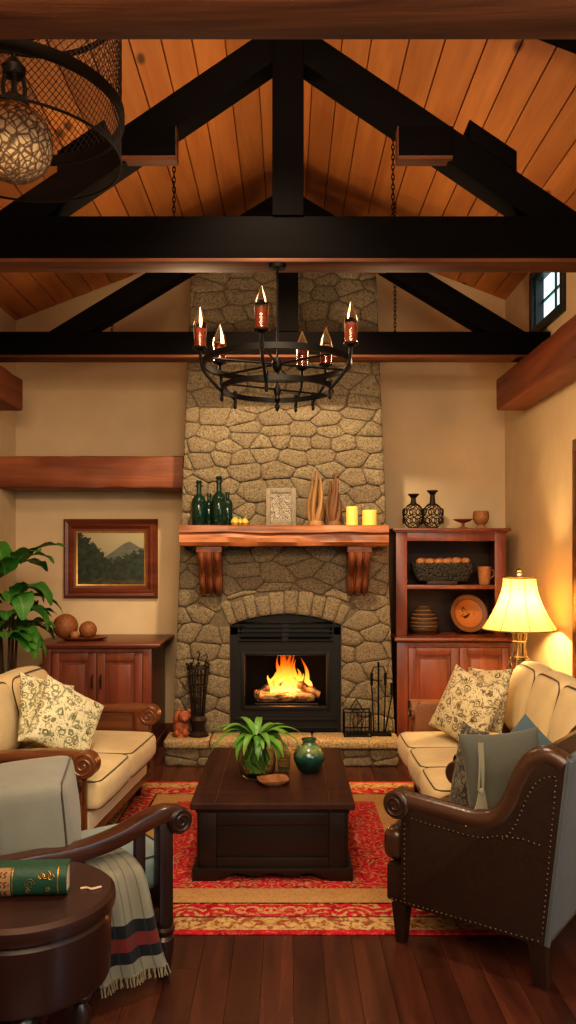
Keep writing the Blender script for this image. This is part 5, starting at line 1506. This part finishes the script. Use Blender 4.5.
for k in range(3):
    a = R(20 + 60*k); m = MB(); m.tube([(RU*math.cos(a), RU*math.sin(a), zu), (-RU*math.cos(a), -RU*math.sin(a), zu)], .006, 6); m.build('crossbar', M['iron'], t)
m = MB(); m.tube([(RL*math.cos(.5), RL*math.sin(.5), 0), (-RL*math.cos(.5), -RL*math.sin(.5), 0)], .0055, 6); m.build('crossbar', M['iron'], t)
for ad in (-100, -22, 48, 70, 143, 190):
    a = R(ad); c, s_ = math.cos(a), math.sin(a)
    m = MB()
    pr = smooth_path([(RU + .02, zu + .055), (RU + .014, zu), (RU - .0, zu - .05), (RL + .03, zl_ + .01), (RL, zl_ - .02), (RL, zl_ - .045)], 4)
    m.tube([(r*c, r*s_, z) for r, z in pr], .009, 7)
    m.ell((RL*c, RL*s_, zl_ - .055), (.009, .009, .016), n=10, m=8); m.ell((RL*c, RL*s_, zl_ + .02), (.012, .012, .012), n=10, m=8)
    ar = m.build('arm', M['iron'], t)
    o_ = ((RU + .02)*c, (RU + .02)*s_, zu + .05)
    MB().lathe([(0, 0), (.012, 0), (.02, .008), (.036, .012), (.038, .02), (.022, .022), (0, .022)], o_, 18).build('drip_cup', M['iron'], ar)
    MB().lathe([(0, .022), (.023, .022), (.024, .06), (.021, .115), (0, .115)], o_, 14).build('candle_sleeve', M['sleeve'], ar)
    MB().lathe([(.031, .022), (.033, .08), (.036, .12), (.029, .16), (.014, .195), (.004, .222), (0, .228)], o_, 14, cap=False).build('glass_flame', M['bulb'], ar)

# ---------------------------------------------------------------- pendant drum lamp top left
PXc, PYc = PX(14, 3.0), 3.0
t = thing('pendant_drum_lamp', 'large dark wire mesh drum pendant with woven globe, hanging in the top left corner', 'pendant lamp', (PXc, PYc, 3.15))
RD = .395; hs, hd = .175, .62
m = MB(); ringband(m, RD + .004, hs, .02, .008); m.build('middle_hoop', M['iron'], t)
m = MB(); ringband(m, RD, .0, .004, .003); m.build('bottom_rim', M['iron'], t)
m = MB(); ringband(m, RD, hd, .01, .006); m.build('top_rim', M['iron'], t)
m = MB(); m.grid(64, 3, lambda u, v: (RD*math.cos(2*PI*u), RD*math.sin(2*PI*u), v*hs), closeu=True); m.build('gauze_skirt', M['gauze'], t)
m = MB(); nd = 84
for k in range(nd):
    for sg in (1, -1):
        m.tube([(RD*math.cos(2*PI*k/nd + sg*v*.95), RD*math.sin(2*PI*k/nd + sg*v*.95), hs + (hd - hs)*v) for v in [j/8 for j in range(9)]], .0016, 4)
m.build('wire_mesh', M['iron_brown'], t)
zg = PZ(143, 3.0) - 3.15
m = MB()
for k in range(3):
    a = 2*PI*k/3; m.tube([(0, 0, hd), (RD*math.cos(a), RD*math.sin(a), hd)], .006, 6)
m.tube([(0, 0, zg + .3), (0, 0, ceilZ(PXc) - 3.15)], .01, 8); m.lathe([(0, ceilZ(PXc) - 3.2), (.06, ceilZ(PXc) - 3.19), (.06, ceilZ(PXc) - 3.12), (0, ceilZ(PXc) - 3.12)], n=18)
m.build('rod', M['iron'], t)
m = MB(); m.lathe([(0, zg + .12), (.06, zg + .12), (.055, zg + .15), (.04, zg + .17), (0, zg + .175)], n=20); m.lathe([(0, zg + .25), (.035, zg + .25), (.045, zg + .28), (.02, zg + .31), (0, zg + .31)], n=18)
for k in range(4): a = 2*PI*k/4 + .4; m.tube([(.035*math.cos(a), .035*math.sin(a), zg + .16), (.04*math.cos(a), .04*math.sin(a), zg + .21), (.03*math.cos(a), .03*math.sin(a), zg + .26)], .008, 6)
m.build('socket', M['iron'], t)
gl = MB().ell((0, 0, 0), .14, n=36, m=24).build('globe', M['rattan'], t, (0, 0, zg))
m = MB()
for k in range(14):
    for sg in (1, -1):
        m.tube([(.142*math.cos(b)*math.cos(2*PI*k/14 + sg*b*1.2), .142*math.cos(b)*math.sin(2*PI*k/14 + sg*b*1.2), .142*math.sin(b)) for b in [R(-85 + 170*j/16) for j in range(17)]], .0018, 5)
m.build('cane_lattice', M['cane'], gl)

# ---------------------------------------------------------------- lights
def light(kind, name, loc, energy, colr, target=None, **kw):
    l = bpy.data.lights.new(name, kind); l.energy = energy; l.color = colr
    for k, v in kw.items(): setattr(l, k, v)
    o = bpy.data.objects.new(name, l); col.objects.link(o); o.location = loc
    if target is not None:
        o.rotation_euler = (Vector(target) - Vector(loc)).to_track_quat('-Z', 'Y').to_euler()
    return o
WARM = (1., .70, .42); WARM2 = (1., .79, .56); COOL = (.55, .82, 1.)
light('POINT', 'lamp_bulb', (LX, LY, .61 + (zs0+zs1)/2 - .02), 48, (1., .66, .28), shadow_soft_size=.05)
light('POINT', 'fire_glow', (-.0, FY + .18, .62), 22, (1., .38, .1), shadow_soft_size=.1)
light('SPOT', 'mantel_spot', (.0, 4.42, 4.15), 420, (1., .76, .48), (-.02, 6.4, 1.9), spot_size=R(62), spot_blend=.7, shadow_soft_size=.07)
light('AREA', 'front_fill', (.2, -.6, 3.0), 95, WARM2, (-.1, 5, 1.2), shape='RECTANGLE', size=2.6, size_y=1.4)  # unseen area light added behind the camera as ambient fill
light('AREA', 'ceiling_fill', (-.3, .9, 3.3), 120, (1., .72, .46), (-.2, 5.2, 4.4), shape='RECTANGLE', size=2.2, size_y=.6)  # unseen area light added to brighten the ceiling and truss fronts
light('AREA', 'day_window', (1.95, 1.1, 1.5), 42, COOL, (-.3, 2.9, .7), shape='RECTANGLE', size=1.0, size_y=1.4)
light('POINT', 'truss_fill', (-.6, 5.1, 2.95), 30, WARM, shadow_soft_size=.12)  # bare point light added to lift the ceiling, no fixture hangs here
light('POINT', 'truss_fill', (.7, 5.3, 2.95), 14, WARM, shadow_soft_size=.12)  # weaker point light added on the right side, also without a fixture
light('SPOT', 'floor_fill', (-.1, 3.5, 4.0), 210, WARM2, (-.05, 3.7, 0), spot_size=R(100), spot_blend=.8, shadow_soft_size=.1)  # unseen spot added to brighten the foreground floor
w = bpy.data.worlds.new('World'); sc.world = w; w.use_nodes = True
w.node_tree.nodes['Background'].inputs[0].default_value = (.75, .62, .5, 1); w.node_tree.nodes['Background'].inputs[1].default_value = .05

# ---------------------------------------------------------------- camera
cam = bpy.data.cameras.new('Camera'); co = bpy.data.objects.new('Camera', cam); col.objects.link(co)
co.location = (0, 0, CZ); co.rotation_euler = (R(90), 0, 0)
cam.sensor_width = 36; cam.lens = F/1024*36; cam.shift_x = 1/1024; cam.shift_y = 43/1024; cam.clip_start = .05
sc.camera = co
sc.view_settings.view_transform = 'Standard'
sc.view_settings.look = 'None'; sc.view_settings.exposure = .2
for lk in ('Medium High Contrast', 'High Contrast'):
    try: sc.view_settings.look = lk; break
    except TypeError: pass

try:
    sc.cycles.use_denoising = True; sc.cycles.max_bounces = 8; sc.cycles.sample_clamp_indirect = 4
except Exception: pass
